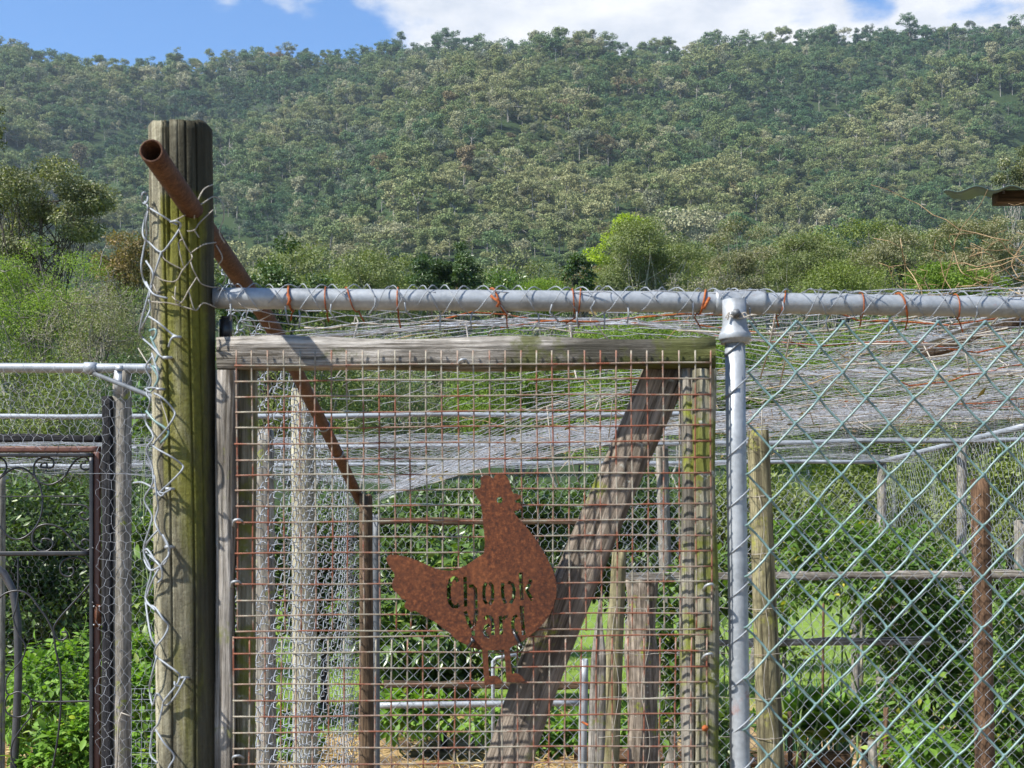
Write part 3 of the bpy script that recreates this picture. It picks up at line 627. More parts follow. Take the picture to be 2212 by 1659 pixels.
spray_plant('tomato_plant', 'big staked tomato plant filling the space left of the brown post', 'tomato plant', (P(1960, 1600, 9)[0], 9, 0), pl(9, (1900, 1240, 60), (1960, 1200, 60), (1970, 1310, 75), (2050, 1260, 60), (1900, 1370, 60), (2040, 1380, 70), (1980, 1460, 70), (2070, 1500, 50), (1940, 1560, 50), (2060, 1600, 60)), 'tomato', 1000, .14, .055)
spray_plant('tomato_plant', 'tomato vine climbing the wires right of the thick olive post', 'tomato plant', (P(1740, 1600, 9.3)[0], 9.3, 0), pl(9.3, (1720, 1180, 45), (1790, 1170, 50), (1850, 1190, 45), (1700, 1290, 30), (1750, 1240, 35), (1690, 1420, 30), (1820, 1260, 40)), 'tomato', 420, .12, .052)
spray_plant('tomato_plant', 'tomato plant at the right edge beyond the brown post', 'tomato plant', (P(2190, 1600, 8.6)[0], 8.6, 0), pl(8.6, (2170, 1300, 40), (2200, 1380, 50), (2180, 1480, 60), (2190, 1580, 60), (2150, 1620, 40)), 'tomato', 500, .13, .055)
spray_plant('bean_plant', 'climbing plant between the split post and the gate stile', 'plant', (P(1440, 1600, 8.5)[0], 8.5, 0), pl(8.5, (1430, 1270, 26), (1450, 1340, 32), (1440, 1420, 32), (1455, 1500, 30), (1430, 1580, 26)), 'tomato', 140, .12, .07)
spray_plant('climbing_plant', 'leafy plant between the gate stile and the steel post', 'plant', (P(1555, 1600, 8.8)[0], 8.8, 0), pl(8.8, (1552, 1220, 22), (1556, 1290, 24), (1550, 1360, 22), (1556, 1570, 26), (1560, 1640, 26)), 'citrus', 150, .10, .07)
spray_plant('tomato_plant', 'low tomato seedling by the short pipe stake', 'tomato plant', (P(2000, 1640, 8.4)[0], 8.4, 0), pl(8.4, (1990, 1600, 40), (2040, 1640, 45), (1960, 1640, 35)), 'weed', 120, .12, .07)
spray_plant('leafy_weed', 'tall bright weeds behind the ironwork gate', 'weeds', (P(150, 1640, 10)[0], 10, 0), pl(10, (60, 1520, 50), (120, 1450, 55), (180, 1420, 50), (150, 1500, 60), (90, 1480, 50), (200, 1500, 50), (60, 1570, 40)), 'weed', 700, .11, .06, nleaf=7)
spray_plant('leafy_weed', 'low bright weeds at the foot of the ironwork gate', 'weeds', (P(170, 1659, 8.6)[0], 8.6, 0), pl(8.6, (110, 1630, 45), (160, 1610, 50), (200, 1570, 45), (90, 1659, 40), (190, 1650, 50)), 'weed', 420, .10, .058, nleaf=7)
spray_plant('leafy_weed', 'weeds between the grey left post and the mossy post', 'weeds', (P(310, 1640, 8.6)[0], 8.6, 0), pl(8.6, (310, 1420, 30), (305, 1490, 34), (320, 1560, 34), (300, 1630, 34), (330, 1640, 30)), 'weed', 420, .10, .058, nleaf=7)
spray_plant('climbing_plant', 'young vine high between the grey left post and the mossy post', 'plant', (P(315, 1640, 8.9)[0], 8.9, 0), pl(8.9, (315, 890, 22), (312, 960, 22), (300, 1150, 24), (318, 1300, 26)), 'citrus', 120, .10, .075, nleaf=5)
for (u, v, lab) in [(600, 1600, 'weeds behind the edge-on wire fence'), (900, 1540, 'low weeds on the straw behind the lower gate mesh'), (1100, 1560, 'low weeds below the feet of the metal hen'), (1215, 1600, 'weeds behind the foot of the diagonal brace'), (1330, 1590, 'weeds between the slanting round post and split post')]:
    spray_plant('leafy_weed', lab, 'weeds', (P(u, v, 11.5)[0], 11.5, 0), pl(11.5, (u-50, v, 26), (u, v-8, 30), (u+50, v+4, 26)), 'weed', 150, .10, .09, nleaf=5)
# salad bed: leeks and lettuces
def blades(name, label, base, n, h, wd, lm, spread):
    mbV = []; mbT = []; k = 0; ti = []
    for i in range(n):
        a = R.rand()*6.28; d = np.array((math.cos(a), math.sin(a), 0)); hh = h*(.6+.5*R.rand()); ln = spread*(.3+R.rand()); b0 = np.array(base)+R.normal(size=3)*np.array((.05, .05, 0))*spread*3
        s = np.linspace(0, 1, 7); c = b0+d*(s**1.8*ln)[:, None]+np.array((0, 0, 1.))*(hh*(s-.28*s**3*R.rand()*1.5))[:, None]
        sd = np.cross(d, (0, 0, 1.)); wv = wd*(1-s**2.5)+.001
        V = np.concatenate([c-sd*wv[:, None], c+sd*wv[:, None]]); T = [(q, q+1, q+8) for q in range(6)]+[(q, q+8, q+7) for q in range(6)]
        mbV.append(V); mbT.append(np.array(T)+k); k += 14; ti.append(np.full(14, R.rand()))
    put(name, np.concatenate(mbV), Fs=[np.concatenate(mbT)], mat=LM[lm], tint=np.concatenate(ti), label=label, cat='plant')
for u, lab in ((1715, 'clump of blue green leeks nearest the thick olive post'), (1765, 'middle clump of blue green leeks in the salad bed'), (1810, 'clump of blue green leeks nearest the tomato plant')):
    blades('leek_clump', lab, P(u, 1600, 10.5)*np.array((1, 1, 0)), 34, .85, .012, 'leek', .28)
blades('iris_clump', 'narrow grassy leaves beside the steel post', P(1556, 1600, 10.2)*np.array((1, 1, 0)), 26, .8, .012, 'leek', .2)
for u, v, lab in ((1720, 1560, 'big leafy lettuce right of the thick olive post'), (1790, 1575, 'leafy lettuce in the middle of the salad bed'), (1850, 1560, 'leafy lettuce behind the short stakes')):
    b = P(u, v+30, 9.6); n = 90; a = R.rand(n)*6.28; e = R.rand(n); D = np.stack([np.cos(a)*(1-.5*e), np.sin(a)*(1-.5*e), .25+.9*e], -1)
    C = np.tile(b, (n, 1))+D*.08+rnorm(n)*.03; V, T, ti = leaves(C, D, np.tile((0, 0, 1.), (n, 1))-D*.2, .24*(.7+.5*R.rand(n)), .55, True)
    put('lettuce', V, Fs=[T], mat=LM['weed'], tint=ti, label=lab, cat='lettuce')
# ground cover
def scatter_ground(name, lab, x0, x1, y0, y1, n, ln, wd, lm, flat, cat):
    C = np.stack([R.uniform(x0, x1, n), R.uniform(y0, y1, n), np.zeros(n)], -1); w1 = Wave(11, 2, 2.2)
    C = C[w1(C[:, :2])+R.normal(size=n)*.3 > -.35]; n = len(C); C[:, 2] = ground(C[:, 0], C[:, 1])+R.rand(n)*(.035 if flat else 0)
    D = rnorm(n)*np.array((1, 1, .25)) if flat else rnorm(n)*np.array((.5, .5, .1))+np.array((0, 0, 1.))
    V, T, ti = leaves(C, D, rnorm(n)+np.array((0, 0, 1.)), ln*(.5+R.rand(n)), wd); put(name, V, Fs=[T], mat=LM[lm] if lm in LM else M_[lm], tint=ti, label=lab, cat=cat, kind='stuff')
scatter_ground('straw_mulch', 'loose golden straw spread over the yard floor and beds', -5, 5, 7.5, 15, 26000, .13, .05, 'straw', True, 'straw')
scatter_ground('grass', 'short sunlit lawn grass behind the garden beds', -5, 8, 14.5, 27, 30000, .075, .12, 'grass', False, 'grass')
scatter_ground('low_greens', 'low green ground cover at the edge of the straw', -5, 6, 12.6, 16, 9000, .09, .45, 'weed', False, 'ground cover')

# ------------------------------------------------------------ timber and pipe builders
def axis_matrix(p0, p1, face=(0, -1, 0)):
    p0 = Vector(p0); x = (Vector(p1)-p0).normalized(); z = Vector(face); z = (z-x*z.dot(x)).normalized(); y = z.cross(x)
    m = Matrix((x, y, z)).transposed().to_4x4(); m.translation = p0; return m, (Vector(p1)-Vector(p0)).length
def post(name, p0, p1, r0, r1, mat, parent=None, k=20, rough=.03, face=(0, -1, 0), n=None, seed=0, crack=None, hollow=False, **kw):
    M, ln = axis_matrix(p0, p1, face); n = n or max(3, int(ln/.08)); wv = Wave(seed+41, 3, 9/max(r0, .02)*.05)
    a = np.arange(k)*2*math.pi/k; xs = np.linspace(0, ln, n+1); V = []
    for x in xs:
        r = r0+(r1-r0)*x/ln; c = np.stack([np.full(k, x), np.cos(a)*r, np.sin(a)*r], -1)
        f = 1+rough*wv(c*np.array((.25, 1, 1))/r*.9)
        if crack:
            for (ac, depth, wd, x0) in crack:
                dd = np.angle(np.exp(1j*(a-ac-.05*math.sin(x*5)))); f = f-depth*np.exp(-(dd/wd)**2)*(1 if x > x0 else max(0, 1-(x0-x)/.15))
        c[:, 1] *= f; c[:, 2] *= f; V.append(c)
    top = V[-1].copy(); top[:, 1:] *= .93; top[:, 0] += .006*np.sin(a*3+seed); V.append(top)
    mid = top.copy(); mid[:, 1:] *= .5; mid[:, 0] += .002*np.cos(a*5+seed); V.append(mid)
    V = np.concatenate(V+[np.array([[ln+.003, 0, 0], [0, 0, 0]])]); m = len(xs)+2
    i = np.arange(m-1)[:, None]*k; j = np.arange(k)[None]; Q = np.stack([i+j, i+(j+1) % k, i+k+(j+1) % k, i+k+j], -1).reshape(-1, 4)
    e = (m-1)*k; T = [(m*k, e+q, e+(q+1) % k) for q in range(k)]+[(m*k+1, (q+1) % k, q) for q in range(k)]
    return put(name, mesh(name, V, [Q, np.array(T)], mat, True), parent, M, **kw)
def plank(name, p0, p1, wd, th, mat, parent=None, face=(0, -1, 0), wob=.006, bend=None, w1=None, seed=0, taper_end=0, **kw):
    M, ln = axis_matrix(p0, p1, face); n = max(2, int(ln/.04)); xs = np.linspace(0, ln, n+1)
    wa, wb, wc = Wave(seed+1, 1, 6), Wave(seed+2, 1, 6), Wave(seed+3, 1, 4)
    ys = np.linspace(-1, 1, 5); prof = [(y, 1) for y in ys]+[(1, 0)]+[(y, -1) for y in ys[::-1]]+[(-1, 0)]; k = len(prof); V = []
    ch = .12*th/wd
    for x in xs:
        W_ = (wd+((w1 or wd)-wd)*x/ln)/2; b = bend(x/ln) if bend else 0
        if taper_end: W_ *= min(1, (ln-x)/taper_end+.08)
        for (py, pz) in prof:
            e = wob*(wa(np.array([x])) if py > 0 else wb(np.array([x]))) if abs(py) == 1 else 0
            y = py*(W_+e)+b; z = pz*th/2*(.9 if abs(py) == 1 else 1)+wob*.4*wc(np.array([x*2+py]))
            V.append((x, float(np.ravel(y)[0]) if np.ndim(y) else float(y), float(np.ravel(z)[0]) if np.ndim(z) else float(z)))
    V = np.array(V); i = np.arange(n)[:, None]*k; j = np.arange(k)[None]; Q = np.stack([i+j, i+k+j, i+k+(j+1) % k, i+(j+1) % k], -1).reshape(-1, 4)
    def cap(o, f): return [(o+q, o+q+1, o+k-3-q, o+k-2-q)[::f] for q in range(4)]+[]
    T = []
    for o, fl in ((0, 1), (n*k, -1)):
        ring = list(range(k)); T += [((o+0), (o+q), (o+q+1))[::fl] for q in range(1, k-1)]
    me = mesh(name, V, [Q, np.array(T)], mat, False)
    return put(name, me, parent, M, **kw)
def pipe(name, pts, r, mat, parent=None, k=14, **kw):
    mb = MB(); mb.tube(pts, r, k); return mb.put(name, mat, parent, **kw)
def sub(p0, p1, n):
    t = np.linspace(0, 1, n)[:, None]; return np.array(p0)+(np.array(p1)-np.array(p0))*t
def hexnet(fn, s0, s1, t0, t1, a, b, r, jit=.12, mask=None, keep=1.0, seed=1):
    """hexagonal netting over a surface fn(s,t)->xyz; twisted edges run along t"""
    rr = np.random.RandomState(seed); ni = int((s1-s0)/a)+1; nj = int((t1-t0)/b)+1
    i, j = np.meshgrid(np.arange(ni), np.arange(nj), indexing='ij')
    sx = s0+(i+.5*(j % 2))*a; ty = t0+j*b
    b_ = .25
    A = np.stack([sx, ty-b*b_], -1)+rr.normal(size=sx.shape+(2,))*jit*a*.35; B = np.stack([sx, ty+b*b_], -1)+rr.normal(size=sx.shape+(2,))*jit*a*.35
    e = [(A, B, 1.5)]
    ie, je = i[:, :-1], j[:, :-1]
    for dlt in (0, 1):   # B(i,j) -> A(i', j+1)
        ii = ie+np.where(je % 2 == 0, dlt-1, dlt); ok = (ii >= 0) & (ii < ni); iic = np.clip(ii, 0, ni-1)
        e.append((B[ie, je][ok], A[iic, je+1][ok], 1.0))
    PA = np.concatenate([x[0].reshape(-1, 2) for x in e]); PB = np.concatenate([x[1].reshape(-1, 2) for x in e]); rad = np.concatenate([np.full(x[0].reshape(-1, 2).shape[0], x[2]) for x in e])
    if mask is not None:
        k = mask(PA[:, 0], PA[:, 1]) & mask(PB[:, 0], PB[:, 1]); PA, PB, rad = PA[k], PB[k], rad[k]
    if keep < 1: k = rr.rand(len(PA)) < keep; PA, PB, rad = PA[k], PB[k], rad[k]
    return fn(PA[:, 0], PA[:, 1]), fn(PB[:, 0], PB[:, 1]), rad*r
def strand(w_, h, n, d, k=4, r=.0012, top=0, hook=.5):
    """one woven wire of chain link: zigzag of width w_ and full height h, n half steps, from z=0 upward, along local x"""
    pts = []
    for q in range(n):
        sg = 1 if q % 2 == 0 else -1; x0 = -sg*w_/2; x1 = sg*w_/2; z0 = q*h/2; z1 = z0+h/2
        for f, yy in ((.0, 0), (.07, sg*d*.8), (.3, sg*d), (.7, sg*d), (.93, sg*d*.8)):
            ov = 1.0+.0*f; pts.append((x0+(x1-x0)*(.5+(f-.5)*(1.03 if .05 < f < .95 else 1.08)), yy, z0+(z1-z0)*(f if .05 < f < .95 else f)))
    pts.append((w_/2*(1 if n % 2 else -1), 0, n*h/2)); mb = MB(); mb.tube(pts, r, k); return mb

# ------------------------------------------------------------ netted yard: frame
YW = 11.9; CX = (1905-U0)/F_*YW
rails = [((0, 900), (2212, 893), 8.2, 'nearest of the three pale pipes holding up the netting roof'), ((0, 971), (2212, 951), 10.05, 'middle one of the three pale pipes under the netting roof'), ((0, 1007), (1905, 997), YW, 'farthest pale pipe, along the back edge of the netting roof')]
for (a, b, Y, lab) in rails:
    sl = (b[1]-a[1])/(b[0]-a[0]); e = (b[0] if Y == YW else 2420, 0); e = (e[0], a[1]+sl*(e[0]-a[0])); s0 = (-200, a[1]-sl*200)
    pipe('roof_rail', sub(P(*s0, Y), P(*e, Y), 24)+R.normal(size=(24, 3))*.003, .015 if Y < 9 else .017, M_['wire'], label=lab, cat='pipe rail', group='pale pipe rails of the netting roof')
pipe('edge_rail', sub(P(1905, 997, YW), P(2212, 921, 9.0), 10), .02, M_['wire'], label='pale pipe sloping up from the far corner post along the side of the netting roof', cat='pipe rail')
post('corner_post', (CX, YW+.04, 0), P(1905, 999, YW+.04), .042, .038, M_['greypost'], label='grey round post at the far corner of the netting roof', cat='post')
post('side_post', (P(2078, 955, 10.4)[0]-.01, 10.4, 0), P(2078, 955, 10.4), .038, .036, M_['greypost'], label='grey round post right of the far corner post', cat='post')
post('round_post', (P(1445, 1659, 10.2)[0]+.02, 10.2, 0), P(1429, 948, 10.2), .05, .044, M_['greypost'], label='grey round post under the netting seen between brace and gate stile', cat='post')
post('short_post', (P(1848, 1400, 12.5)[0], 12.5, 0), P(1848, 1180, 12.5), .036, .036, M_['greypost'], label='short grey post left of the far corner post at mid height', cat='post')
post('square_post', (P(1932, 1400, 13)[0], 13, 0), P(1936, 1185, 13), .05, .05, M_['darkpost'], k=4, label='dark square post top behind the tomato leaves', cat='post')
post('split_post', (P(2204, 1400, 9.0)[0], 9.0, 0), P(2204, 1125, 9.0), .038, .036, M_['greypost'], label='grey split post at the right edge of the photo', cat='post')
post('left_edge_post', (P(0, 1480, 9.2)[0], 9.2, 0), P(2, 1025, 9.2), .03, .03, M_['greypost'], label='grey post at the left edge behind the ironwork gate', cat='post')
for (u, Y, lab) in ((570, 6.6, 'slim grey post behind the left end of the edge-on wire fence'),): post('grey_post', (P(u+8, 1659, Y)[0], Y, 0), P(u, 930, Y), .048, .046, M_['greypost'], label=lab, cat='post')
post('pale_post', (P(662, 1659, 5.9)[0], 5.9, 0), P(655, 842, 5.9), .052, .05, M_['palepost'], crack=[(1.4, .1, .12, .0)], k=28, label='pale yellowish round post behind the edge-on wire fence', cat='post')
post('pipe_end_post', (P(796, 1659, 4.66)[0], 4.66, 0), P(790, 1072, 4.66), .024, .022, M_['darkpost'], label='dark narrow post under the far end of the rusty pipe', cat='post')
post('thin_pole', (P(814, 1659, 4.9)[0], 4.9, 0), P(812, 1115, 4.9), .0125, .0125, M_['galvdark'], rough=0, label='thin dull steel pole beside the dark narrow post', cat='pole')
# timber rails
def rail(lab, u0, v0, u1, v1, Y, hpx, mat, seed): plank('timber_rail', P(u0, v0, Y), P(u1, v1, Y), px(hpx, Y), .04, M_[mat], wob=.006, seed=seed, label=lab, cat='rail')
rail('dark timber rail behind the neck of the metal hen', 790, 1125, 1310, 1128, 9.6, 14, 'darkpost', 5)
rail('upper grey timber rail running behind the tomato plants', 1345, 1246, 2300, 1240, 8.3, 17, 'gatewood', 8)
rail('lower grey timber rail running behind the tomato plants', 1400, 1390, 2010, 1384, 8.5, 17, 'gatewood', 9)
rail('low dark timber rail behind the feet of the metal hen', 830, 1478, 1340, 1482, 11.2, 16, 'darkpost', 10)
plank('bed_board', P(1600, 1640, 9.4), P(1835, 1640, 9.4), .11, .03, M_['brownpost'], seed=4, label='brown board edging the salad bed', cat='board')
plank('bed_board', P(1240, 1628, 10.9), P(1540, 1632, 10.9), .10, .03, M_['brownpost'], seed=6, label='brown board edging the bed behind the split post', cat='board')
plank('leaning_plank', P(2010, 1600, 9.2), P(2065, 1659, 8.6), .14, .025, M_['gatewood'], seed=16, face=(0, -.5, 1), label='grey board lying on the straw under the tomato plant', cat='board')
for (u, vt, wpx_, Y, mat, lab, vb) in [(1696, 1310, 9, 9.6, 'greypost', 'slim grey stake right of the thick olive post', 1659), (1706, 1538, 11, 8.8, 'darkpost', 'dark rusty stake in front of the salad bed', 1700),
    (1884, 1600, 22, 8.3, 'greypost', 'short squared grey stake in the straw', 1700), (1868, 1582, 16, 8.8, 'darkpost', 'short dark stake behind the squared grey stake', 1700), (1914, 1530, 12, 8.6, 'brownpost', 'round stake with brown top right of the squared stake', 1700),
    (1779, 1300, 6, 10.4, 'brownpost', 'thin brown stake left of the leeks', 1600), (1860, 1290, 7, 8.9, 'palepost', 'thin cane leaning in the tomato plant', 1480), (2010, 1330, 9, 9.3, 'brownpost', 'rusty stake inside the big tomato plant', 1620), (2122, 1380, 9, 9.3, 'darkpost', 'dark stake behind the brown post', 1650)]:
    post('stake', P(u+R.normal()*3, vb, Y), P(u, vt, Y), px(wpx_/2, Y), px(wpx_/2, Y)*.92, M_[mat], k=8 if wpx_ > 20 else 10, label=lab, cat='stake')
post('thick_olive_post', (P(1668, 1659, 6.5)[0]+.02, 6.5, 0), P(1637, 924, 6.5), .066, .048, M_['olivepost'], k=36, crack=[(1.2, .08, .06, 0), (2.2, .07, .05, 0), (.5, .08, .05, .3)], label='thick olive timber post right behind the steel gate post', cat='post')
pipe('threaded_rod', sub(P(1622, 925, 6.52), P(1622, 888, 6.52), 6), .006, M_['rustwire'], label='rusty threaded rod standing on top of the thick olive post', cat='rod')
post('brown_post', (P(2123, 1659, 7.6)[0]+.02, 7.6, 0), P(2117, 1036, 7.6), .053, .049, M_['brownpost'], k=30, crack=[(1.9, .06, .05, 0), (1.2, .06, .05, 0)], label='reddish brown timber post wrapped by fine chain link at right', cat='post')
post('slanting_post', P(1308, 1760, 6.9), P(1338, 1190, 6.9), .058, .034, M_['olivepost'], k=26, crack=[(1.4, .12, .07, 0)], label='slanting round olive post with a long crack, behind the gate', cat='post')
plank('pointed_plank', P(1283, 1760, 6.75), P(1297, 1296, 6.75), px(34, 6.75), .03, M_['gatewood'], taper_end=.30, seed=21, wob=.004, label='grey plank with a pointed top left of the slanting post', cat='plank')
plank('split_timber_post', P(1392, 1760, 7.1), P(1385, 1252, 7.1), px(62, 7.1), .12, M_['bracewood'], seed=23, wob=.012, face=(-.25, -1, 0), label='broad split timber post with a pale left edge, behind the gate', cat='post')
post('steel_gate_pole', P(1256, 1760, 7.3), P(1262, 1425, 7.3), .023, .022, M_['galv'], rough=0, label='short galvanised gate pole left of the pointed plank', cat='pole')
pg = empty('pipe_gate', P(1040, 1659, 8.0), 'low galvanised pipe gate behind the foot of the metal hen', 'gate')
pipe('top_rail', sub(P(815, 1524, 8.0), P(1250, 1518, 8.0), 12), px(7, 8), M_['galv'], pg); pipe('upright', [P(1065, 1760, 8.02), P(1065, 1428, 8.02), P(1072, 1421, 8.02), P(1118, 1414, 8.02)], px(4, 8), M_['galv'], pg)
lt = empty('gate_latch', P(1285, 1560, 7.0), 'small rusty latch on the pointed plank', 'latch'); pipe('hook', [P(1258, 1560, 7.1), P(1270, 1566, 6.98), P(1286, 1562, 6.95), P(1292, 1548, 6.95)], .006, M_['rustwire'], lt); pipe('plate', sub(P(1293, 1535, 6.97), P(1292, 1583, 6.97), 4), .010, M_['rustwire'], lt)

# ------------------------------------------------------------ rusty pipe geometry (needed by the nets)
PP = [P(327, 326, 1.985), P(592, 712, 3.02), P(672, 868, 3.75), P(722, 965, 4.25), P(778, 1082, 4.75)]
# ------------------------------------------------------------ netting roof
wvA, wvB = Wave(21, 2, 1.6), Wave(22, 2, 5.)
def roofz(x, y):
    z = np.interp(y, [2.2, 8.2, 10.05, 12.2], [1.985, 2.435, 2.43, 2.43])+.006*x
    py = np.array([p[1] for p in PP]); pz = np.array([p[2] for p in PP]); pxx = np.array([p[0] for p in PP])
    zp = np.interp(y, py, pz); xp = np.interp(y, py, pxx); fall = np.exp(-np.maximum(x-xp, 0)/1.1)*np.clip((y-2.3)/.6, 0, 1)*np.clip((9.2-y)/4.2, 0, 1)
    z = z+(np.minimum(zp+.01, z)-z)*fall
    xy = np.stack([x, y], -1); am = np.clip((y-2.25)/.4, 0, 1)
    tent = 1-np.abs(np.interp(y, [6.5, 7.4, 8.2, 9.1, 10.05, 11, 12.2], [.5, 0, 1, 0, 1, 0, 1]))
    return z+am*(.035*wvA(xy)+.012*wvB(xy))-.05*tent*np.clip((y-6)/1, 0, 1)
yard = empty('netting_roof', (1.2, 7, 2.3), 'sagging grey wire netting stretched as a roof over the yard', 'netting')
def nf(s, t): return np.stack([t, s, roofz(t, s)], -1)
mask = lambda s, t: (t > np.interp(s, [2, 5, 6.4, 7.4, 12.5], [-.50, -.48, -.55, -3.5, -4.6])) & (t < np.interp(s, [2, 9, 12], [3.6, 3.25, 3.08]))
mb = MB(); A, B, r = hexnet(nf, 2.27, 12.0, -3.6, 3.6, .072, .064, .00078, .4, mask, seed=3); mb.edges(A, B, r); mb.put('netting', M_['netwire'], yard, kind='stuff')
nf2 = lambda s, t: np.stack([t+.02, s, roofz(t, s)+.02+.03*wvA(np.stack([t*1.7+4, s*1.3], -1))], -1)
m2 = lambda s, t: mask(s, t) & (s < 7.6) & (s > 4.3)
mb = MB(); A, B, r = hexnet(nf2, 2.6, 8.8, -.6, 3.6, .068, .06, .0008, .5, m2, .85, seed=4); mb.edges(A, B, r); mb.put('second_netting_layer', M_['netwire'], yard, kind='stuff')
# old farm-fence wires lying in the netting
mb = MB(); mr = MB()
for q in range(46):
    y = R.uniform(2.6, 8.5) if q > 12 else R.uniform(2.45, 3.4); x0 = R.uniform(-.45, 2.4); ln = R.uniform(.4, 1.8); n = 12
    xs = x0+np.linspace(0, 1, n)*ln; ys = y+np.cumsum(R.normal(size=n))*.035; m = xs < 3.4; xs = xs[m]; ys = np.maximum(ys[m], 2.3)
    if len(xs) < 3: continue
    z = roofz(xs, ys)+np.cumsum(R.normal(size=len(xs)))*.008; (mr if q % 5 == 0 else mb).tube(np.stack([xs, ys, z], -1), .0017, 4)
    for i in range(2, len(xs), 4):
        d = R.normal(size=3)*np.array((.02, .12, .05)); mb.tube([(xs[i], ys[i], z[i]), (xs[i]+d[0], ys[i]+d[1], z[i]+d[2]-.02), (xs[i]+d[0]*2, ys[i]+d[1]*2, z[i]+d[2]*1.2-.05)], .0016, 4)
        mb.tube([np.array((xs[i], ys[i], z[i]))+R.normal(size=3)*.007 for _ in range(5)], .0017, 4)
mb.put('loose_wires', M_['tanwire'], yard, kind='stuff'); mr.put('rusty_loose_wires', M_['rustwire'], yard, kind='stuff')
# higher heaped netting on the right with a pale batten and dry vines
def hz(x, y): return 2.50+.05*wvA(np.stack([x*1.3, y], -1))+.02*wvB(np.stack([x, y], -1))+.03*(x-1.5)
hp = empty('heaped_netting', (2.6, 6, 2.45), 'heaped grey netting tangled with dry vines on the right side of the roof', 'netting')
for ly in range(3):
    hf = lambda s, t, l=ly: np.stack([t, s, hz(t, s)-.045*l+.03*wvB(np.stack([t+l*3, s*.8], -1))], -1)
    hm = lambda s, t: (t > np.interp(s, [4.2, 4.8, 7.3], [1.95, 1.73, 1.02])) & (t < 4.2)
    mb = MB(); A, B, r = hexnet(hf, 4.3, 7.3, .9, 4.2, .062, .056, .00085, .5, hm, .93, seed=8+ly); mb.edges(A, B, r); mb.put('netting_layer', M_['netwire'], hp, kind='stuff')
mb = MB()
for q in range(70):
    y = R.uniform(4.3, 7.2); x = R.uniform(1.2, 3.6) if q > 25 else R.uniform(1.5, 2.3); p = np.array((x, y, float(hz(x, y))+.01)); d = unit(R.normal(size=3)*np.array((1, .7, .15))); pl_ = [p]
    for _ in range(9): d = unit(d+R.normal(size=3)*np.array((.35, .35, .28))); p = p+d*.055; p[2] = max(p[2], float(hz(p[0], p[1]))-.03); pl_.append(p.copy())
    mb.tube(pl_, np.linspace(.0018, .0008, 10), 4)
mb.put('dry_vines', M_['twig'], hp, kind='stuff')
plank('batten', P(1985, 748, 5.6)+np.array((0, 0, 0)), P(2175, 672, 4.9), .045, .012, M_['galv'], hp, face=(0, -.7, .7), seed=31)
plank('dark_rafter', P(1995, 765, 5.7), P(2260, 672, 4.95), .035, .03, M_['darkpost'], hp, seed=32)
# back wall and side wall of hexagonal netting
def wallnet(lab, fn, s0, s1, t0, t1, a=.062, r=.0009, seed=1, mat='netwire', mask=None, jit=.2, cat='netting', name='wire_netting_wall', keep=1.):
    mb = MB(); A, B, rr = hexnet(fn, s0, s1, t0, t1, a, a*.87, r, jit, mask, keep, seed=seed); mb.edges(A, B, rr); return mb.put(name, M_[mat], label=lab, cat=cat, kind='stuff')
wn = Wave(50, 2, 2.)
wallnet('hexagonal netting hanging as the back wall under the roof', lambda s, t: np.stack([s, YW+.05*wn(np.stack([s, t], -1)), t], -1), -1.9, CX, .7, 2.40, .07, .0011, 3)
wallnet('hexagonal netting side wall between the two far grey posts', lambda s, t: np.stack([CX+(s-YW)*-.045, s, t+0*s], -1)+np.stack([.03*wn(np.stack([s*2, t], -1)), 0*s, 0*s], -1), 7.6, YW, .8, 2.42, .06, .001, 4)

# ------------------------------------------------------------ fine chain link across the garden
YF = 7.5
for seg, (u0, u1, vtop, lab) in enumerate([(826, 1285, 1338, 'fine galvanised chain link low behind the metal hen'), (1352, 2330, 1034, 'long fine galvanised chain link fence in front of the tomato plants')]):
    wd = px(15.0, YF); hh = px(31, YF); n = int((EYE+(VH-vtop)/F_*YF-.05)/(hh/2)); n -= n % 2
    root = empty('chain_link_fence', P(u0, 1659, YF)*np.array((1, 1, 0))+np.array((0, 0, .05)), lab, 'fence')
    V, Fs = strand(wd, hh, n, .003, 4, .00135).arr(); mes = [mesh('wire', V, Fs, M_['wire'], True)]
    cnt = int(px(u1-u0, YF)/wd)
    for i in range(cnt):
        z0 = .05; x = root.location.x+i*wd
        sag = -.02*math.sin(i*.11+seg)-.008*math.sin(i*.43)
        M = Matrix.Translation((x, YF+.015*math.sin(i*.2), z0+sag))
        if i % 2: M = M @ Matrix.Rotation(math.pi, 4, 'Z')
        put('wire', mes[0], root, M @ Matrix.Rotation(R.normal()*.004, 4, 'Y'))
# field fence wires round the olive post
ff = empty('field_fence', P(1470, 1659, 6.4)*np.array((1, 1, 0)), 'old field fence wires tied round the thick olive post', 'fence')
for v in (1073, 1196, 1314, 1412, 1507, 1592):
    x0 = 1293 if v > 1250 else 1612; us = np.arange(x0, 1662, 9.); pts = np.array([P(u, v+1.6*math.sin(u*.06)+R.normal()*.5, 6.42) for u in us])
    th = np.linspace(0, 1, 6); rp = .066-.018*(v < 1100); c = P(1637+(v-924)*.042, v, 6.5)
    arc = [c+np.array((math.cos(a)*(rp+.004), -math.sin(a)*(rp+.004), .004*math.sin(a*2))) for a in np.linspace(math.pi*.92, .1, 9)]
    pts = np.concatenate([pts[:max(2, len(pts)-6)], np.array(arc)]); mb = MB(); mb.tube(pts, .0016, 5); mb.put('wire', M_['tanwire'], ff)
    mb = MB(); hel = [c+np.array((-.015+q*.0012, -.066-.004*math.cos(q*1.3), .004*math.sin(q*1.3))) for q in range(16)]; mb.tube(hel, .0013, 4); mb.put('knot', M_['tanwire'], ff)
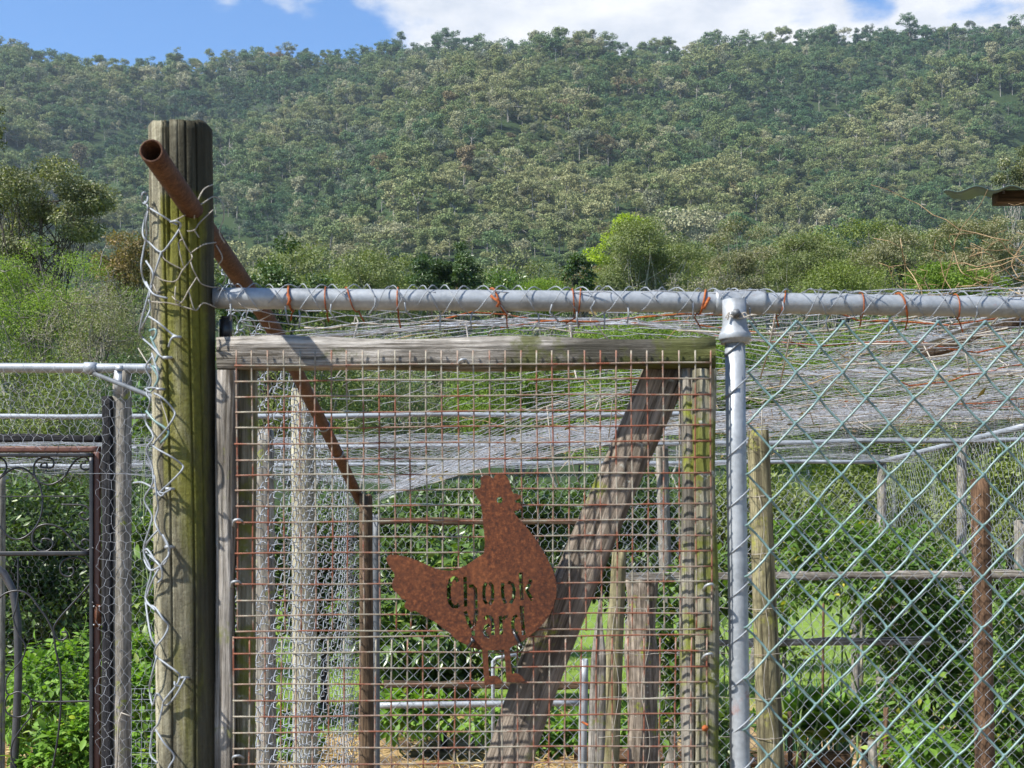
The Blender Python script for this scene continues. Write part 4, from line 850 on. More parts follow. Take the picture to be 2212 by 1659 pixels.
for u, bow in ((1640, 8), (1395, 9), (1330, -7), (1475, 6)):
    v0 = 1073 if u == 1640 else 1314; vs = np.arange(v0, 1700, 12.); pts = [P(u+(v-v0)*.045*(u == 1640)+bow*math.sin((v-v0)*.027), v, 6.415 if u != 1640 else 6.425) for v in vs]; mb = MB(); mb.tube(pts, .0015, 4); mb.put('wire', M_['tanwire'], ff)
pipe('plain_wire', sub(P(1650, 1122, 7.7), P(2300, 1118, 7.7), 12)+R.normal(size=(12, 3))*.002, .0016, M_['galvdark'], k=4, label='dark straight wire stretched above the tomato plants', cat='wire')
pipe('plain_wire', sub(P(820, 1088, 8.6), P(1420, 1096, 8.6), 30)+R.normal(size=(30, 3))*.004, .0018, M_['wire'], k=4, label='kinked pale wire stretched behind the head of the metal hen', cat='wire')

# ------------------------------------------------------------ left side: post, frame, ironwork gate
LY = 7.0
lf = empty('left_pipe_frame', P(150, 800, LY), 'galvanised pipe frame above the ironwork gate with a diagonal brace', 'pipe frame')
pipe('top_rail', sub(P(-120, 794, LY), P(345, 796, LY), 14), px(11, LY)*.95, M_['galv'], lf); pipe('brace', sub(P(190, 802, LY+.04), P(352, 866, LY-.5), 8), px(5, LY), M_['galvdark'], lf); pipe('sleeve', sub(P(183, 795, LY), P(209, 796, LY), 3), px(13, LY), M_['galv'], lf)
lp = empty('left_timber_post', P(262, 1659, LY+.02)*np.array((1, 1, 0)), 'squared round grey timber post with a metal strap, left of the mossy post', 'post')
post('timber', P(262, 1780, LY+.02), P(264, 802, LY+.02), px(21, LY), px(20, LY), M_['greypost'], lp, k=26, crack=[(1.5, .08, .06, 0)])
mb = MB(); st = [P(258, 790, LY-.06), P(256, 800, LY-.055), P(254, 850, LY-.048)]; 
for s_ in range(2): mb.box((np.array(st[s_])+np.array(st[s_+1]))/2+np.array((0, .005, 0)), (px(8, LY), .0015, abs(st[s_][2]-st[s_+1][2])/2+.002))
mb.put('strap', M_['galv'], lp, smooth=False)
plank('black_stile', P(232, 1780, LY-.01), P(233, 857, LY-.01), px(20, LY), .05, M_['blackwood'], wob=.002, seed=41, label='black painted timber stile left of the strapped grey post', cat='post')
plank('black_beam', P(-120, 944, LY+.01), P(221, 948, LY+.01), px(15, LY), .04, M_['blackwood'], wob=.003, seed=42, label='black timber beam above the ironwork gate', cat='beam')
ig = empty('ironwork_gate', P(110, 1659, LY)*np.array((1, 1, 0)), 'brown steel gate with black scroll ironwork and rusty latch', 'gate')
def bar(name, a, b, wpx, mat, th=.03, dy=0): plank(name, P(*a, LY+dy), P(*b, LY+dy), px(wpx, LY), th, M_[mat], ig, wob=0)
bar('stile', (210, 1780), (210, 966), 15, 'brownpaint'); bar('inner_stile', (198, 1780), (198, 985), 8, 'blackpaint', .02, -.02)
bar('top_bar', (-120, 971), (217, 971), 13, 'brownpaint', .03, -.001); bar('top_inner_bar', (-120, 983), (202, 983), 8, 'blackpaint', .02, -.022); bar('middle_bar', (-120, 1197), (194, 1195), 10, 'blackpaint', .02)
bar('glazing_bar', (-120, 1073), (185, 1072), 2.5, 'blackpaint', .008)
def scroll(pts, name='scroll', rp=2.2): 
    q = np.array([P(x, y, LY+.012) for x, y in pts]); t = np.linspace(0, len(q)-1, len(q)*5); i = np.minimum(t.astype(int), len(q)-2); f = (t-i)[:, None]
    p0 = q[np.maximum(i-1, 0)]; p1 = q[i]; p2 = q[i+1]; p3 = q[np.minimum(i+2, len(q)-1)]
    c = .5*((2*p1)+(-p0+p2)*f+(2*p0-5*p1+4*p2-p3)*f**2+(-p0+3*p1-3*p2+p3)*f**3)
    mb = MB(); mb.tube(c, px(rp, LY), 6); mb.put(name, M_['blackpaint'], ig)
z2 = lambda L_: [((0+x*.6028)/1.736, (1300+y*.6028)/1.736) for x, y in L_]
z3 = lambda L_: [((0+x*.5305)/1.736, (2000+y*.5305)/1.736) for x, y in L_]
def spiral(cx, cy, r, turns, a0, sgn=1, n=16): return [(cx+r*(1-q/n*.8)*math.cos(a0+sgn*turns*6.28*q/n), cy+r*(1-q/n*.8)*math.sin(a0+sgn*turns*6.28*q/n)) for q in range(n+1)]
scroll(z2([(290, 755), (255, 750), (262, 728), (290, 728), (295, 755), (330, 745), (330, 705), (290, 688), (240, 700), (212, 740), (215, 800), (245, 840), (290, 858), (340, 850), (400, 810), (440, 745), (480, 700), (530, 688), (562, 720), (560, 755), (530, 768), (503, 750), (510, 728), (535, 725)]))
scroll(z2([(-60, 700), (0, 692), (35, 720), (38, 765), (5, 810), (-40, 850)])); scroll(z2([(-60, 880), (20, 800), (90, 758), (160, 765), (230, 830), (262, 920), (262, 1010), (240, 1090), (190, 1160), (120, 1198), (50, 1180), (-20, 1090), (-80, 1000)]))
scroll(z2([(380, 982), (500, 985), (545, 1000), (568, 1040), (545, 1075), (510, 1070), (495, 1045), (515, 1030), (535, 1040)]))
scroll(z2([(260, 1225), (262, 1200), (290, 1195), (325, 1210), (325, 1245), (290, 1272), (240, 1265), (205, 1225), (205, 1160), (240, 1118), (300, 1105), (370, 1125), (430, 1180), (480, 1240), (530, 1268), (568, 1250), (565, 1215), (530, 1198), (508, 1215), (520, 1235)]))
scroll(z2([(-60, 1640), (0, 1560), (60, 1525), (130, 1520), (190, 1555), (240, 1620)])+z3([(330, 600), (375, 700), (395, 830), (425, 960), (432, 1120), (425, 1300), (400, 1500), (370, 1659), (340, 1760)]))
scroll(z3([(480, 250), (515, 245), (520, 280), (490, 305), (440, 290), (425, 240), (450, 190), (520, 170), (590, 190), (640, 250), (650, 330), (600, 400), (500, 510), (420, 600), (380, 670), (395, 740), (440, 755), (475, 730), (470, 700), (435, 700)]))
scroll(z3([(128, 175), (128, 400), (115, 520), (95, 600), (130, 710), (180, 800), (150, 900), (60, 1000), (40, 1080), (60, 1140), (130, 1120), (200, 1150), (220, 1210), (190, 1275), (120, 1300), (50, 1270), (35, 1200), (60, 1140)]), rp=1.8)
scroll(z3([(220, 1175), (280, 1190), (420, 1190), (655, 1185)]), rp=2.4); scroll(z3([(225, 1215), (220, 1290), (150, 1380), (90, 1480), (80, 1580), (130, 1700)]), rp=1.8)
scroll(z2([(112, 1310), (112, 1520)]), rp=2)
la = put('latch_plate', *(lambda m: (m.arr()[0],))(MB().box(P(209, 1330, LY-.022), (px(9, LY), .003, px(24, LY)))), ig, Fs=MB().box((0, 0, 0), (1, 1, 1)).arr()[1], mat=M_['rust'])
mb = MB(); mb.tube([P(208, 1310, LY-.03), P(210, 1318, LY-.055), P(209, 1340, LY-.055), P(207, 1350, LY-.03)], .005, 7); mb.put('latch_handle', M_['rustpipe'], ig)
for du, dv in ((-6, -20), (6, -20), (-6, 20), (6, 20)): mb = MB(); mb.tube([P(209+du, 1330+dv, LY-.02), P(209+du, 1330+dv, LY-.031)], .005, 7); mb.put('screw', M_['galv'], ig)
for v in (1182, 1300, 1398, 1463, 1528, 1590): mb = MB(); mb.tube([P(199, v, LY-.03), P(202, v+3, LY-.045)], .004, 6); mb.put('rivet', M_['blackpaint'], ig)
pipe('poly_pipe', [P(-60, 1210, 8.6), P(-20, 1218, 8.6), P(8, 1238, 8.6), P(28, 1275, 8.6), P(38, 1340, 8.6), P(40, 1450, 8.6), P(36, 1560, 8.6), P(30, 1659, 8.6), P(26, 1800, 8.6)], .024, M_['poly'], label='curved black poly pipe hoop behind the ironwork gate', cat='pipe')
wl = Wave(60, 2, 3.)
wallnet('thin hexagonal netting stretched in front of the left timber post', lambda s, t: np.stack([s, LY-.075+.012*wl(np.stack([s, t], -1)), t+0*s], -1), P(-60, 0, LY)[0], P(345, 0, LY)[0], .3, 2.52, .05, .0007, 5, mask=lambda s, t: (s > P(215, 0, LY)[0]) | (t > P(0, 975, LY)[2]), jit=.3, name='wire_netting')
wallnet('second netting hanging from the left pipe rail above the black beam', lambda s, t: np.stack([s, LY+.5-.9*(t-2.3)+.03*wl(np.stack([s, t], -1)), t+0*s], -1), P(-80, 0, LY)[0], P(345, 0, LY)[0], 2.02, 2.5, .05, .0008, 6, jit=.4, name='wire_netting')
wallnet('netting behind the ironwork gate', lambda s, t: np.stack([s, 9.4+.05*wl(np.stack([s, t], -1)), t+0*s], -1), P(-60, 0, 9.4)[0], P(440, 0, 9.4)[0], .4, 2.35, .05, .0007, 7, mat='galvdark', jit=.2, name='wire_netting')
def grid_mb(u0, u1, v0, v1, du, dv, Y, r, su=0., k=4):
    mb = MB(); A = []; B = []
    for u in np.arange(u0, u1+.1, du): A.append(P(u, v0, Y)); B.append(P(u+su*(v1-v0), v1, Y))
    for v in np.arange(v0, v1+.1, dv): A.append(P(u0, v, Y+r*1.2)); B.append(P(u1, v, Y+r*1.2))
    mb.edges(A, B, r, k); return mb
grid_mb(284, 350, 1488, 1700, 22, 23, LY-.06, .0014).put('small_mesh_panel', M_['wire'], label='low square wire mesh panel at the foot of the left timber post', cat='wire mesh')
pipe('hanging_cord', z and [P(290, 1550, LY-.09), P(262, 1540, LY-.1), P(256, 1560, LY-.1), P(254, 1620, LY-.1), P(250, 1700, LY-.1)] if (z := 1) else None, .004, M_['tanwire'], k=5, label='pale cord hanging down the left timber post', cat='cord')

# ------------------------------------------------------------ mossy main post with wire
YP = 2.27; RP = .0503
mp = empty('mossy_gate_post', P(430, 3323, YP)*np.array((1, 1, 0)), 'thick round timber gate post covered in yellow green moss, with a cracked top', 'post')
pb = np.array((P(430, 1225, YP)[0], YP, 0)); ptp = P(390, 279, YP)
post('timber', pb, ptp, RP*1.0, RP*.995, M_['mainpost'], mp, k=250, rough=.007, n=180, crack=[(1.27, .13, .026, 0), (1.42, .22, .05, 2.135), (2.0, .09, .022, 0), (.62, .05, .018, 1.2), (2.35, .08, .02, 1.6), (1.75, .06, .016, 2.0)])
ax = (ptp-pb)/np.linalg.norm(ptp-pb)
def onpost(u, v, off=.006):
    Y = YP-RP
    for _ in range(3):
        p = P(u, v, Y); t = (p[2]-pb[2])/(ptp[2]-pb[2]); c = pb+(ptp-pb)*t; dx = p[0]-c[0]; rr = RP+off
        if abs(dx) < rr*.97: Y = c[1]-math.sqrt(rr*rr-dx*dx)
        else: Y = c[1]-rr*.22
    return P(u, v, Y)
def cr_spline(q, m=4):
    q = np.asarray(q); t = np.linspace(0, len(q)-1, (len(q)-1)*m+1); i = np.minimum(t.astype(int), len(q)-2); f = (t-i)[:, None]
    p0 = q[np.maximum(i-1, 0)]; p1 = q[i]; p2 = q[i+1]; p3 = q[np.minimum(i+2, len(q)-1)]
    return .5*((2*p1)+(-p0+p2)*f+(2*p0-5*p1+4*p2-p3)*f**2+(-p0+3*p1-3*p2+p3)*f**3)
z1 = lambda L_: [((400+x*.6028)/1.736, (400+y*.6028)/1.736) for x, y in L_]
heavy = [z1([(222,540),(235,533),(250,545),(256,570),(247,600),(230,600),(218,572),(222,545)]), z1([(238,590),(258,630),(240,690),(225,760),(232,815),(270,850),(340,905),(400,840),(450,765),(460,730),(430,712),(395,718)]),
 z1([(260,628),(330,670),(400,715),(440,735)]), z1([(262,632),(245,720),(250,790),(228,900),(215,1000),(235,1090),(285,1160)]), z1([(245,960),(290,1040),(270,1130),(240,1240),(205,1390),(225,1440),(280,1490),(340,1555),(385,1560)]),
 z1([(262,1305),(330,1350),(400,1410),(442,1432)]), z1([(442,1432),(405,1440),(385,1495)]), z1([(205,1400),(240,1330),(272,1255),(262,1200)]), z1([(340,905),(310,1000),(285,1090),(265,1190)]), z1([(245,1090),(290,1165),(380,1192)]),
 z2([(955,-20),(1000,60),(1048,70)]), z2([(945,40),(985,170),(985,210),(940,280),(905,262)]), z2([(905,262),(950,255),(1003,264)]), z2([(960,290),(1015,322),(1078,392),(1086,430),(1040,505),(960,600),(968,630),(1060,682),(1130,732),(1136,762),(1080,825),(1000,900),(975,930)]),
 z2([(830,848),(885,845),(960,882),(1012,912),(1066,885)]), z2([(970,880),(1000,930),(1040,895)]), z2([(960,800),(975,930),(985,1000),(965,1080),(985,1140),(1030,1212),(1050,1290),(1012,1345),(960,1430),(910,1560)]),
 z2([(985,1140),(930,1200),(898,1262),(955,1320),(1000,1372),(1010,1432),(980,1470)]), z2([(950,60),(905,130),(940,210),(912,290),(935,340),(905,460),(955,560),(910,640),(945,740),(950,850),(897,950),(945,1050),(930,1130),(893,1270),(940,1400),(905,1560),(965,1640)]),
 z3([(1150,10),(1192,90),(1195,150),(1135,232),(1040,110),(1020,180),(1065,260),(1130,235)]), z3([(1135,232),(1080,330),(1032,480),(1098,525),(1150,602),(1190,655),(1160,730),(1107,800),(1097,860),(1160,912),(1250,980),(1270,1010),(1250,1070),(1155,1190),(1180,1215),(1240,1150),(1312,1022)]),
 z3([(1107,800),(1065,720),(1030,490)]), z3([(1110,865),(1066,1030),(1058,1110),(1080,1215),(1110,1130),(1155,1190)]), z3([(1155,1190),(1122,1340),(1080,1400),(1062,1560),(1112,1620)]), z3([(1100,1385),(1160,1482),(1232,1572),(1202,1640),(1160,1720),(1130,1800)]), z3([(1235,1048),(1240,1075),(1290,1080)])]
thin = [z1([(450,765),(490,860),(522,912),(532,940),(508,972),(470,1020),(430,1085),(350,1080),(300,1045)]), z1([(562,1060),(535,1005),(520,955)]), z1([(562,1060),(510,1142),(470,1212),(430,1202),(408,1180)]), z1([(562,1060),(590,1102),(650,1122),(715,1130),(800,1200),(860,1250),(960,1265)]),
 z1([(510,1142),(550,1268),(600,1222),(680,1250)]), z1([(260,1210),(330,1218),(400,1224),(545,1265)]), z1([(345,905),(365,955),(480,1018)]), z1([(445,850),(460,930),(480,1000)]), z1([(445,850),(470,825),(490,860)]),
 z1([(395,718),(460,690),(540,635),(600,520),(660,485)]), z1([(540,635),(600,600),(668,560),(720,600),(728,690),(700,780),(735,850)]), z1([(500,775),(545,768),(580,720),(665,640)]), z1([(545,768),(575,815)]), z1([(522,912),(600,860),(680,845)]), z1([(480,620),(540,635),(545,700)]),
 z1([(285,1090),(310,1150),(335,1150)]), z1([(680,860),(720,940),(690,1000),(740,1050),(720,1110),(690,1140)]), z1([(430,1120),(425,1180),(440,1230),(470,1215)]),
 z2([(860,10),(930,120),(985,180),(975,240),(1000,330),(1050,520),(990,640)])]
mb = MB(); mt = MB()
for q in heavy: mb.tube(cr_spline([onpost(u, v, .013+.004*math.sin(i*2.1)) for i, (u, v) in enumerate(q)]), .0015, 7)
for q in thin: mt.tube(cr_spline([onpost(u, v, .010+.004*math.sin(i*2.7)) for i, (u, v) in enumerate(q)]), .0010, 5)
wr = empty('fence_wire_ends', P(330, 1659, 2.22), 'bent galvanised chain link ends stapled down the left side of the mossy post', 'wire')
mb.put('heavy_wire', M_['wire'], wr); mt.put('thin_wire', M_['tanwire'], wr)
mb = MB(); mb.tube(cr_spline([onpost(u, v, .014) for u, v in z1([(268,1395),(300,1385),(310,1410),(290,1450),(275,1430),(295,1480),(320,1540),(300,1600),(330,1640)])+z2([(945,120),(985,190),(960,250)])]), .0019, 7)
mb.tube(cr_spline([onpost(u, v, .014) for u, v in z2([(910,400),(960,460),(1050,530),(1000,600)])]), .0019, 7); mb.put('green_wire', M_['green'], wr)
mb = MB()
for (u, v) in z2([(1045,70),(1003,264),(1062,884),(1058,1248)])+z1([(440,1432),(385,1560)])+z3([(1312,1020),(1205,95)]):
    p = onpost(u, v, .014); q = onpost(u+5, v+1, -.01); mb.tube([p+np.array((-.008, 0, .0)), p, (p+q)/2+np.array((.003, 0, 0)), q], .0022, 7)
mb.put('staple', M_['galv'], wr, kind='stuff')
# rusty pipe through the post
def hollow(name, pts, r0, wall, mat, inner, parent=None, k=28, **kw):
    pts = np.asarray(pts, float); mb = MB(); mb.tube(pts, r0, k, cap=False); V, Fs = mb.arr(); d = (pts[1]-pts[0]); d = d/np.linalg.norm(d)
    ring = V[:k]; c = ring.mean(0); inn = c+(ring-c)*(1-wall/r0); deep = inn+d*.28; lip = inn*.5+ring*.5-d*.0015
    b = len(V); V = np.concatenate([V, lip, inn, deep, (c+d*.28)[None]]); j = np.arange(k); j2 = (j+1) % k
    Q = [np.stack([j2, j, b+j, b+j2], -1), np.stack([b+j2, b+j, b+k+j, b+k+j2], -1), np.stack([b+k+j2, b+k+j, b+2*k+j, b+2*k+j2], -1)]
    T = np.stack([b+2*k+j2, b+2*k+j, np.full(k, b+3*k)], -1)
    return put(name, V, parent, Fs=[np.concatenate(Fs+Q), T], mat=mat, smooth=True, **kw)
ppts = cr_spline(PP, 10)
hollow('rusty_pipe', ppts, .0168, .003, M_['rustpipe'], None, label='rusty brown steel pipe poking out of the mossy post and running back to the yard', cat='pipe')
mb = MB(); 
for t0 in (25, 31): p = ppts[t0]; a = ppts[t0+1]-p; a /= np.linalg.norm(a); e = np.cross(a, (0, 0, 1.)); e /= np.linalg.norm(e); f = np.cross(a, e); mb.tube([p+.0185*(e*math.cos(q)+f*math.sin(q))+a*q*.0012 for q in np.linspace(0, 12.5, 30)], .0015, 5)
mb.put('pipe_tie', M_['wire'], label='wire tie wound round the rusty pipe behind the gate mesh', cat='wire')

# ------------------------------------------------------------ top rail, steel post, tee
YR_ = 2.27
fr = empty('steel_pipe_frame', np.array((P(1600, 1225, YR_)[0], YR_, 0)), 'galvanised steel top rail and upright post joined by a cast tee fitting', 'pipe frame')
def railp(u): return P(u, 642+(u-480)*.0125+2*math.sin(u*.003), YR_+(u-480)*.00003)
pipe('top_rail', [railp(u) for u in np.linspace(462, 3300, 70)], .0166, M_['galv'], fr, k=36)
pb2 = np.array((P(1619, 1225, YR_)[0], YR_, 0)); pt2 = P(1587, 690, YR_)
pipe('upright', sub(pb2, pt2, 10), .0160, M_['galv'], fr, k=36)
def lathe(name, p0, p1, prof, mat, parent, k=36, **kw):
    p0 = np.array(p0); d = np.array(p1)-p0; mb = MB(); pts = [p0+d*t for t, r in prof]; mb.tube(pts, [r for t, r in prof], k); return mb.put(name, mat, parent, **kw)
lathe('tee_sleeve', railp(1543), railp(1652), [(0, .0175), (.001, .0198), (.06, .0203), (.12, .0190), (.5, .0190), (.88, .0190), (.94, .0203), (.999, .0198), (1, .0175)], M_['galv'], fr)
lathe('tee_socket', P(1586, 648, YR_), P(1588, 742, YR_), [(0, .0190), (.45, .0190), (.60, .0200), (.72, .0222), (.78, .0252), (.80, .0258), (.90, .0258), (.92, .0252), (.935, .0225), (1, .0232)], M_['galv'], fr)
bc = P(1589, 678, YR_-.019); mb = MB(); mb.tube([bc, bc+np.array((0, -.006, 0))], .0078, 6); mb.tube([bc+np.array((0, -.006, 0)), bc+np.array((0, -.012, 0))], .0052, 16); mb.put('bolt', M_['galvdark'], fr, smooth=False)
mb = MB()
for q in range(3):
    cc_ = P(1583, 672, YR_-.022); n = 9; p = cc_+R.normal(size=3)*np.array((.008, .001, .006)); pl_ = [p]
    for _ in range(n): p = p+unit(R.normal(size=(1, 3)))[0]*.011*np.array((1, .25, 1)); p[1] = min(p[1], YR_-.021); pl_.append(p)
    mb.tube(cr_spline(pl_, 3), .0009, 5)
mb.put('wire_knot', M_['tanwire'], label='tangled knot of thin wire tied over the tee fitting bolt', cat='wire')
# netting edge wrapped over the rail + ties
def wrapfn(s, t):  # s along rail (u), t angle 0 = top back .. 1 = front bottom
    a = 2.3-t*3.5; c = np.stack([railp(float(q)) for q in np.ravel(s)]) if np.size(s) else np.zeros((0, 3)); rr = .0195+.0025*np.sin(np.ravel(s)*.05)
    return c+np.stack([0*a, np.cos(a)*rr, np.sin(a)*rr], -1)
mb = MB(); rr_ = np.random.RandomState(5)
u = 478.
while u < 3000:
    st = rr_.uniform(50, 80); n = 14; t = np.linspace(0, 1, n)
    for sgn in (1, -1):
        o = rr_.uniform(-6, 6); us = u+o+sgn*st*(t-.5)+rr_.normal()*4; a = 1.15+t*rr_.uniform(2.9, 4.0); c = np.array([railp(x) for x in us]); rr2 = .0190+.0045*np.sin(t*3.14*rr_.uniform(1, 2.5))**2+.0015*rr_.rand()
        p = c+np.stack([0*a, np.cos(a)*rr2, np.sin(a)*rr2], -1); keepn = rr_.randint(9, n+1); mb.tube(p[:keepn], .0009, 4)
        if rr_.rand() < .5:   # twisted tail
            e = p[keepn-1]; mb.tube([e, e+np.array((rr_.normal()*.003, .004, -.012)), e+np.array((rr_.normal()*.006, .008, -.026))], .0013, 4)
    u += st
mb.put('rail_netting', M_['wire'], label='loose edge of hexagonal netting curled over the top rail', cat='netting', kind='stuff')
for i, (u, lab) in enumerate([(627, 'first from the mossy post'), (705, 'second from the mossy post, thin'), (757, 'left of the first hanging netting loop'), (860, 'thin one at the left third of the rail'), (1075, 'thick rusty one above the hen'), (1238, 'above the middle of the gate'), (1252, 'doubled one above the middle of the gate'), (1518, 'just left of the tee fitting'), (1690, 'first right of the tee fitting'), (1860, 'second right of the tee fitting'), (1948, 'with a hanging tail above the green mesh'), (2065, 'nearest the right edge of the photo')]):
    c = railp(u); n = 16; sl = [.004, .001, .012, .0, .016, .003, -.003, -.008, -.008, .002, .012, .004][i]; a = np.linspace(.75, 5.3, n); p = c+np.stack([sl*np.linspace(1, -1, n)*-1, np.cos(a)*.0195, np.sin(a)*.0195], -1)
    mb = MB(); mb.tube(p, .0017 if i in (0, 4, 7, 10) else .0011, 6); e = p[-1]; tl = [e, e+np.array((R.normal()*.004, -.004, -.007)), e+np.array((R.normal()*.008, -.002, -.016-.012*R.rand()))]; mb.tube(tl, .0013, 5)
    if i in (0, 7, 4): mb.tube([c+np.array((-sl*.8+.002, -.0195, .004)), c+np.array((.003, -.021, -.006)), c+np.array((-.001, -.020, -.014))], .0025, 6)
    mb.put('tie_wire', M_['rustwire'], label='rusty tie wire round the top rail, '+lab, cat='tie wire', group='rusty tie wires on the top rail')

# ------------------------------------------------------------ gate
YG = 2.262
gt = empty('timber_gate', np.array((P(1010, 1225, YG)[0], YG, .2)), 'weathered timber framed gate covered with half rusted square wire mesh', 'gate')
plank('top_beam', P(472, 766, YG), P(1543, 764, YG), px(65, YG), .036, M_['beamwood'], gt, wob=.0028, seed=51, label='weathered grey top beam, mossy at its right end')
plank('left_stile', P(484, 2900, YG), P(491, 802, YG), px(38, YG), .034, M_['gatewood'], gt, wob=.003, seed=52, w1=px(40, YG))
plank('inner_left_stile', P(524, 2900, YG+.02), P(533, 801, YG+.02), px(44, YG), .03, M_['mosswood'], gt, wob=.002, seed=53, w1=px(38, YG), label='moss covered inner board of the hinge side')
plank('right_stile', P(1534, 2900, YG+.002), P(1519, 799, YG+.002), px(50, YG), .034, M_['mosswood'], gt, wob=.002, seed=54, w1=px(48, YG))
plank('inner_right_stile', P(1490, 2900, YG+.012), P(1485, 799, YG+.012), px(26, YG), .04, M_['greypost'], gt, wob=.002, seed=55)
plank('diagonal_brace', P(975, 2050, YG+.045), P(1424, 780, YG+.045), px(98, YG), .03, M_['bracewood'], gt, wob=.002, seed=56, bend=lambda t: .018*math.sin(t*3.14*1.1)-.01*t, label='dark weathered diagonal brace dappled with mesh shadows')
YM = YG-.0235
def meshpanel(lab, us, vs, ut, ub, vl, vr, tilt, seed):
    rr = np.random.RandomState(seed); mb = MB()
    for i, u in enumerate(us):
        n = 30; v = np.linspace(ut, ub, n); uu = u+(v-ut)*tilt+.9*np.sin(v*.013+i)+rr.normal()*.5; mb.tube(np.array([P(a, b, YM+.0006*math.sin(b*.1)) for a, b in zip(uu, v)]), .00135, 6)
    for i, v in enumerate(vs):
        n = 36; u = np.linspace(vl+rr.uniform(-2, 2), vr+rr.uniform(-2, 2), n); vv = v-(u-vl)*.0062+1.0*np.sin(u*.012+i*1.3)+rr.normal()*.4; mb.tube(np.array([P(a, b, YM-.0021) for a, b in zip(u, vv)]), .00135, 6)
    return mb.put('welded_mesh', M_['meshwire'], gt, label=lab)
meshpanel('upper mesh panel, its top ends sticking up over the beam', 510.5+34.15*np.arange(31), 790+33.8*np.arange(18), 757, 1363, 508, 1537, .005, 1)
meshpanel('rustier lower mesh panel', 505+34.1*np.arange(31), 1377+34.3*np.arange(32), 1375, 2450, 503, 1530, -.003, 2)
mb = MB()
for (u, v) in ((513, 1131), (509, 1264), (512, 1640), (1372, 2400), (1532, 1270), (1530, 1420), (1000, 786)):
    p = P(u, v, YM-.003); mb.tube(cr_spline([p+np.array((.008, .012, .0)), p+np.array((.004, -.005, .006)), p+np.array((-.005, -.004, .004)), p+np.array((-.008, .012, -.004))], 3), .0021, 7); mb.put('staple', M_['galv'], gt) ; mb = MB()
mb.tube([P(1523, 1573, YM+.004), P(1523, 1573, YM-.006)], .0052, 10); mb.tube([P(1523, 1573, YM-.006), P(1523, 1573, YM-.009)], .0025, 8); mb.put('screw_head', M_['rustwire'], gt)
mb = MB(); mb.tube([P(488, 738, YG+.03), P(488, 690, YG+.03)], .0105, 14); mb.tube([P(488, 690, YG+.03), P(488, 684, YG+.03)], .008, 14); mb.put('hinge_pin', M_['blackpaint'], gt)
# ------------------------------------------------------------ metal hen
HS = lambda L_: [((1400+x*.6028)/1.736, (1700+y*.6028)/1.736) for x, y in L_]
body = [(668,160),(674,147),(690,137),(712,138),(733,149),(748,158),(754,140),(768,128),(792,127),(820,136),(838,155),(848,180),(855,205),(862,232),(872,252),(890,250),(921,266),(915,280),(898,288),(880,294),(885,308),(905,308),(920,320),(925,335),(915,348),(895,356),(872,362),(880,376),(905,410),(945,450),(985,500),(1020,550),(1050,600),(1080,650),(1105,700),(1125,750),(1137,800),(1141,850),(1135,900),(1120,950),(1098,1000),(1065,1050),(1025,1090),(985,1125),(940,1160),(900,1185),(868,1200),(848,1212),(852,1260),(858,1330),(862,1374),(880,1368),(903,1372),(925,1388),(946,1416),(880,1424),(828,1424),(826,1380),(822,1320),(818,1260),(812,1220),(790,1224),(740,1226),(712,1224),(713,1260),(716,1320),(722,1390),(742,1383),(767,1387),(787,1397),(805,1430),(745,1437),(693,1440),(690,1400),(685,1330),(680,1270),(676,1223),(640,1216),(600,1202),(560,1182),(520,1160),(490,1132),(455,1102),(420,1076),(385,1050),(345,1026),(300,1002),(262,980),(235,988),(218,972),(195,958),(197,937),(206,915),(180,905),(165,890),(150,870),(125,850),(117,820),(122,792),(133,770),(130,745),(112,720),(100,700),(88,680),(82,655),(90,638),(110,630),(145,633),(190,640),(240,655),(290,675),(330,693),(375,712),(420,727),(470,732),(510,728),(550,710),(590,690),(640,655),(688,622),(692,590),(695,550),(690,500),(685,450),(680,400),(675,350),(668,310),(658,293),(645,272),(632,250),(629,230),(641,221),(664,215),(672,190)]
def stroke(L_, w_):
    a = np.array(L_, float); t = np.gradient(a, axis=0); t /= np.linalg.norm(t, axis=1)[:, None]; n = np.stack([-t[:, 1], t[:, 0]], -1)*(w_+7)/2
    return [tuple(x) for x in np.concatenate([a+n, (a-n)[::-1]])]
circ = lambda x, y, r: [(x+r*math.cos(q), y+r*math.sin(q)) for q in np.linspace(0, 6.28, 17)[:-1]]
holes = [circ(785, 290, 20),
 stroke([(527,800),(519,782),(500,775),(482,788),(471,830),(470,885),(478,930),(497,954),(520,954),(536,938)], 19),   # C
 stroke([(571,768),(573,830),(575,955)], 16), stroke([(594,828),(618,824),(634,842),(638,890),(638,968)], 16),       # h
 stroke([(704,802),(691,830),(688,875),(692,915),(706,938)], 15), stroke([(722,802),(738,825),(743,870),(739,912),(724,938)], 15),   # o
 stroke([(806,803),(803,850),(808,900),(826,934)], 15), stroke([(838,802),(866,812),(877,850),(873,900),(852,934)], 15),             # o
 stroke([(917,742),(921,830),(926,915)], 17), stroke([(981,786),(966,825),(955,852),(970,880),(990,916)], 16),       # k
 stroke([(571,982),(590,1040),(612,1088)], 16), stroke([(641,975),(636,1030),(626,1075)], 16), stroke([(622,1096),(622,1138)], 15),   # Y
 stroke([(693,1030),(708,1014),(730,1018),(742,1042),(744,1090),(744,1132)], 15), stroke([(724,1068),(700,1078),(690,1104),(700,1134),(722,1144)], 14),   # a
 stroke([(790,1012),(794,1060),(797,1128)], 15), stroke([(808,1034),(818,1018),(836,1014)], 14),                    # r
 stroke([(897,1010),(877,1018),(868,1050),(870,1090),(884,1118),(900,1120)], 15), stroke([(922,948),(928,1040),(936,1132)], 17)]   # d
YH = YM-.0075
hen = empty('hen_sign', P(1090, 1470, YH), 'rusty steel hen cut-out sign reading Chook Yard, tied to the gate mesh', 'sign')
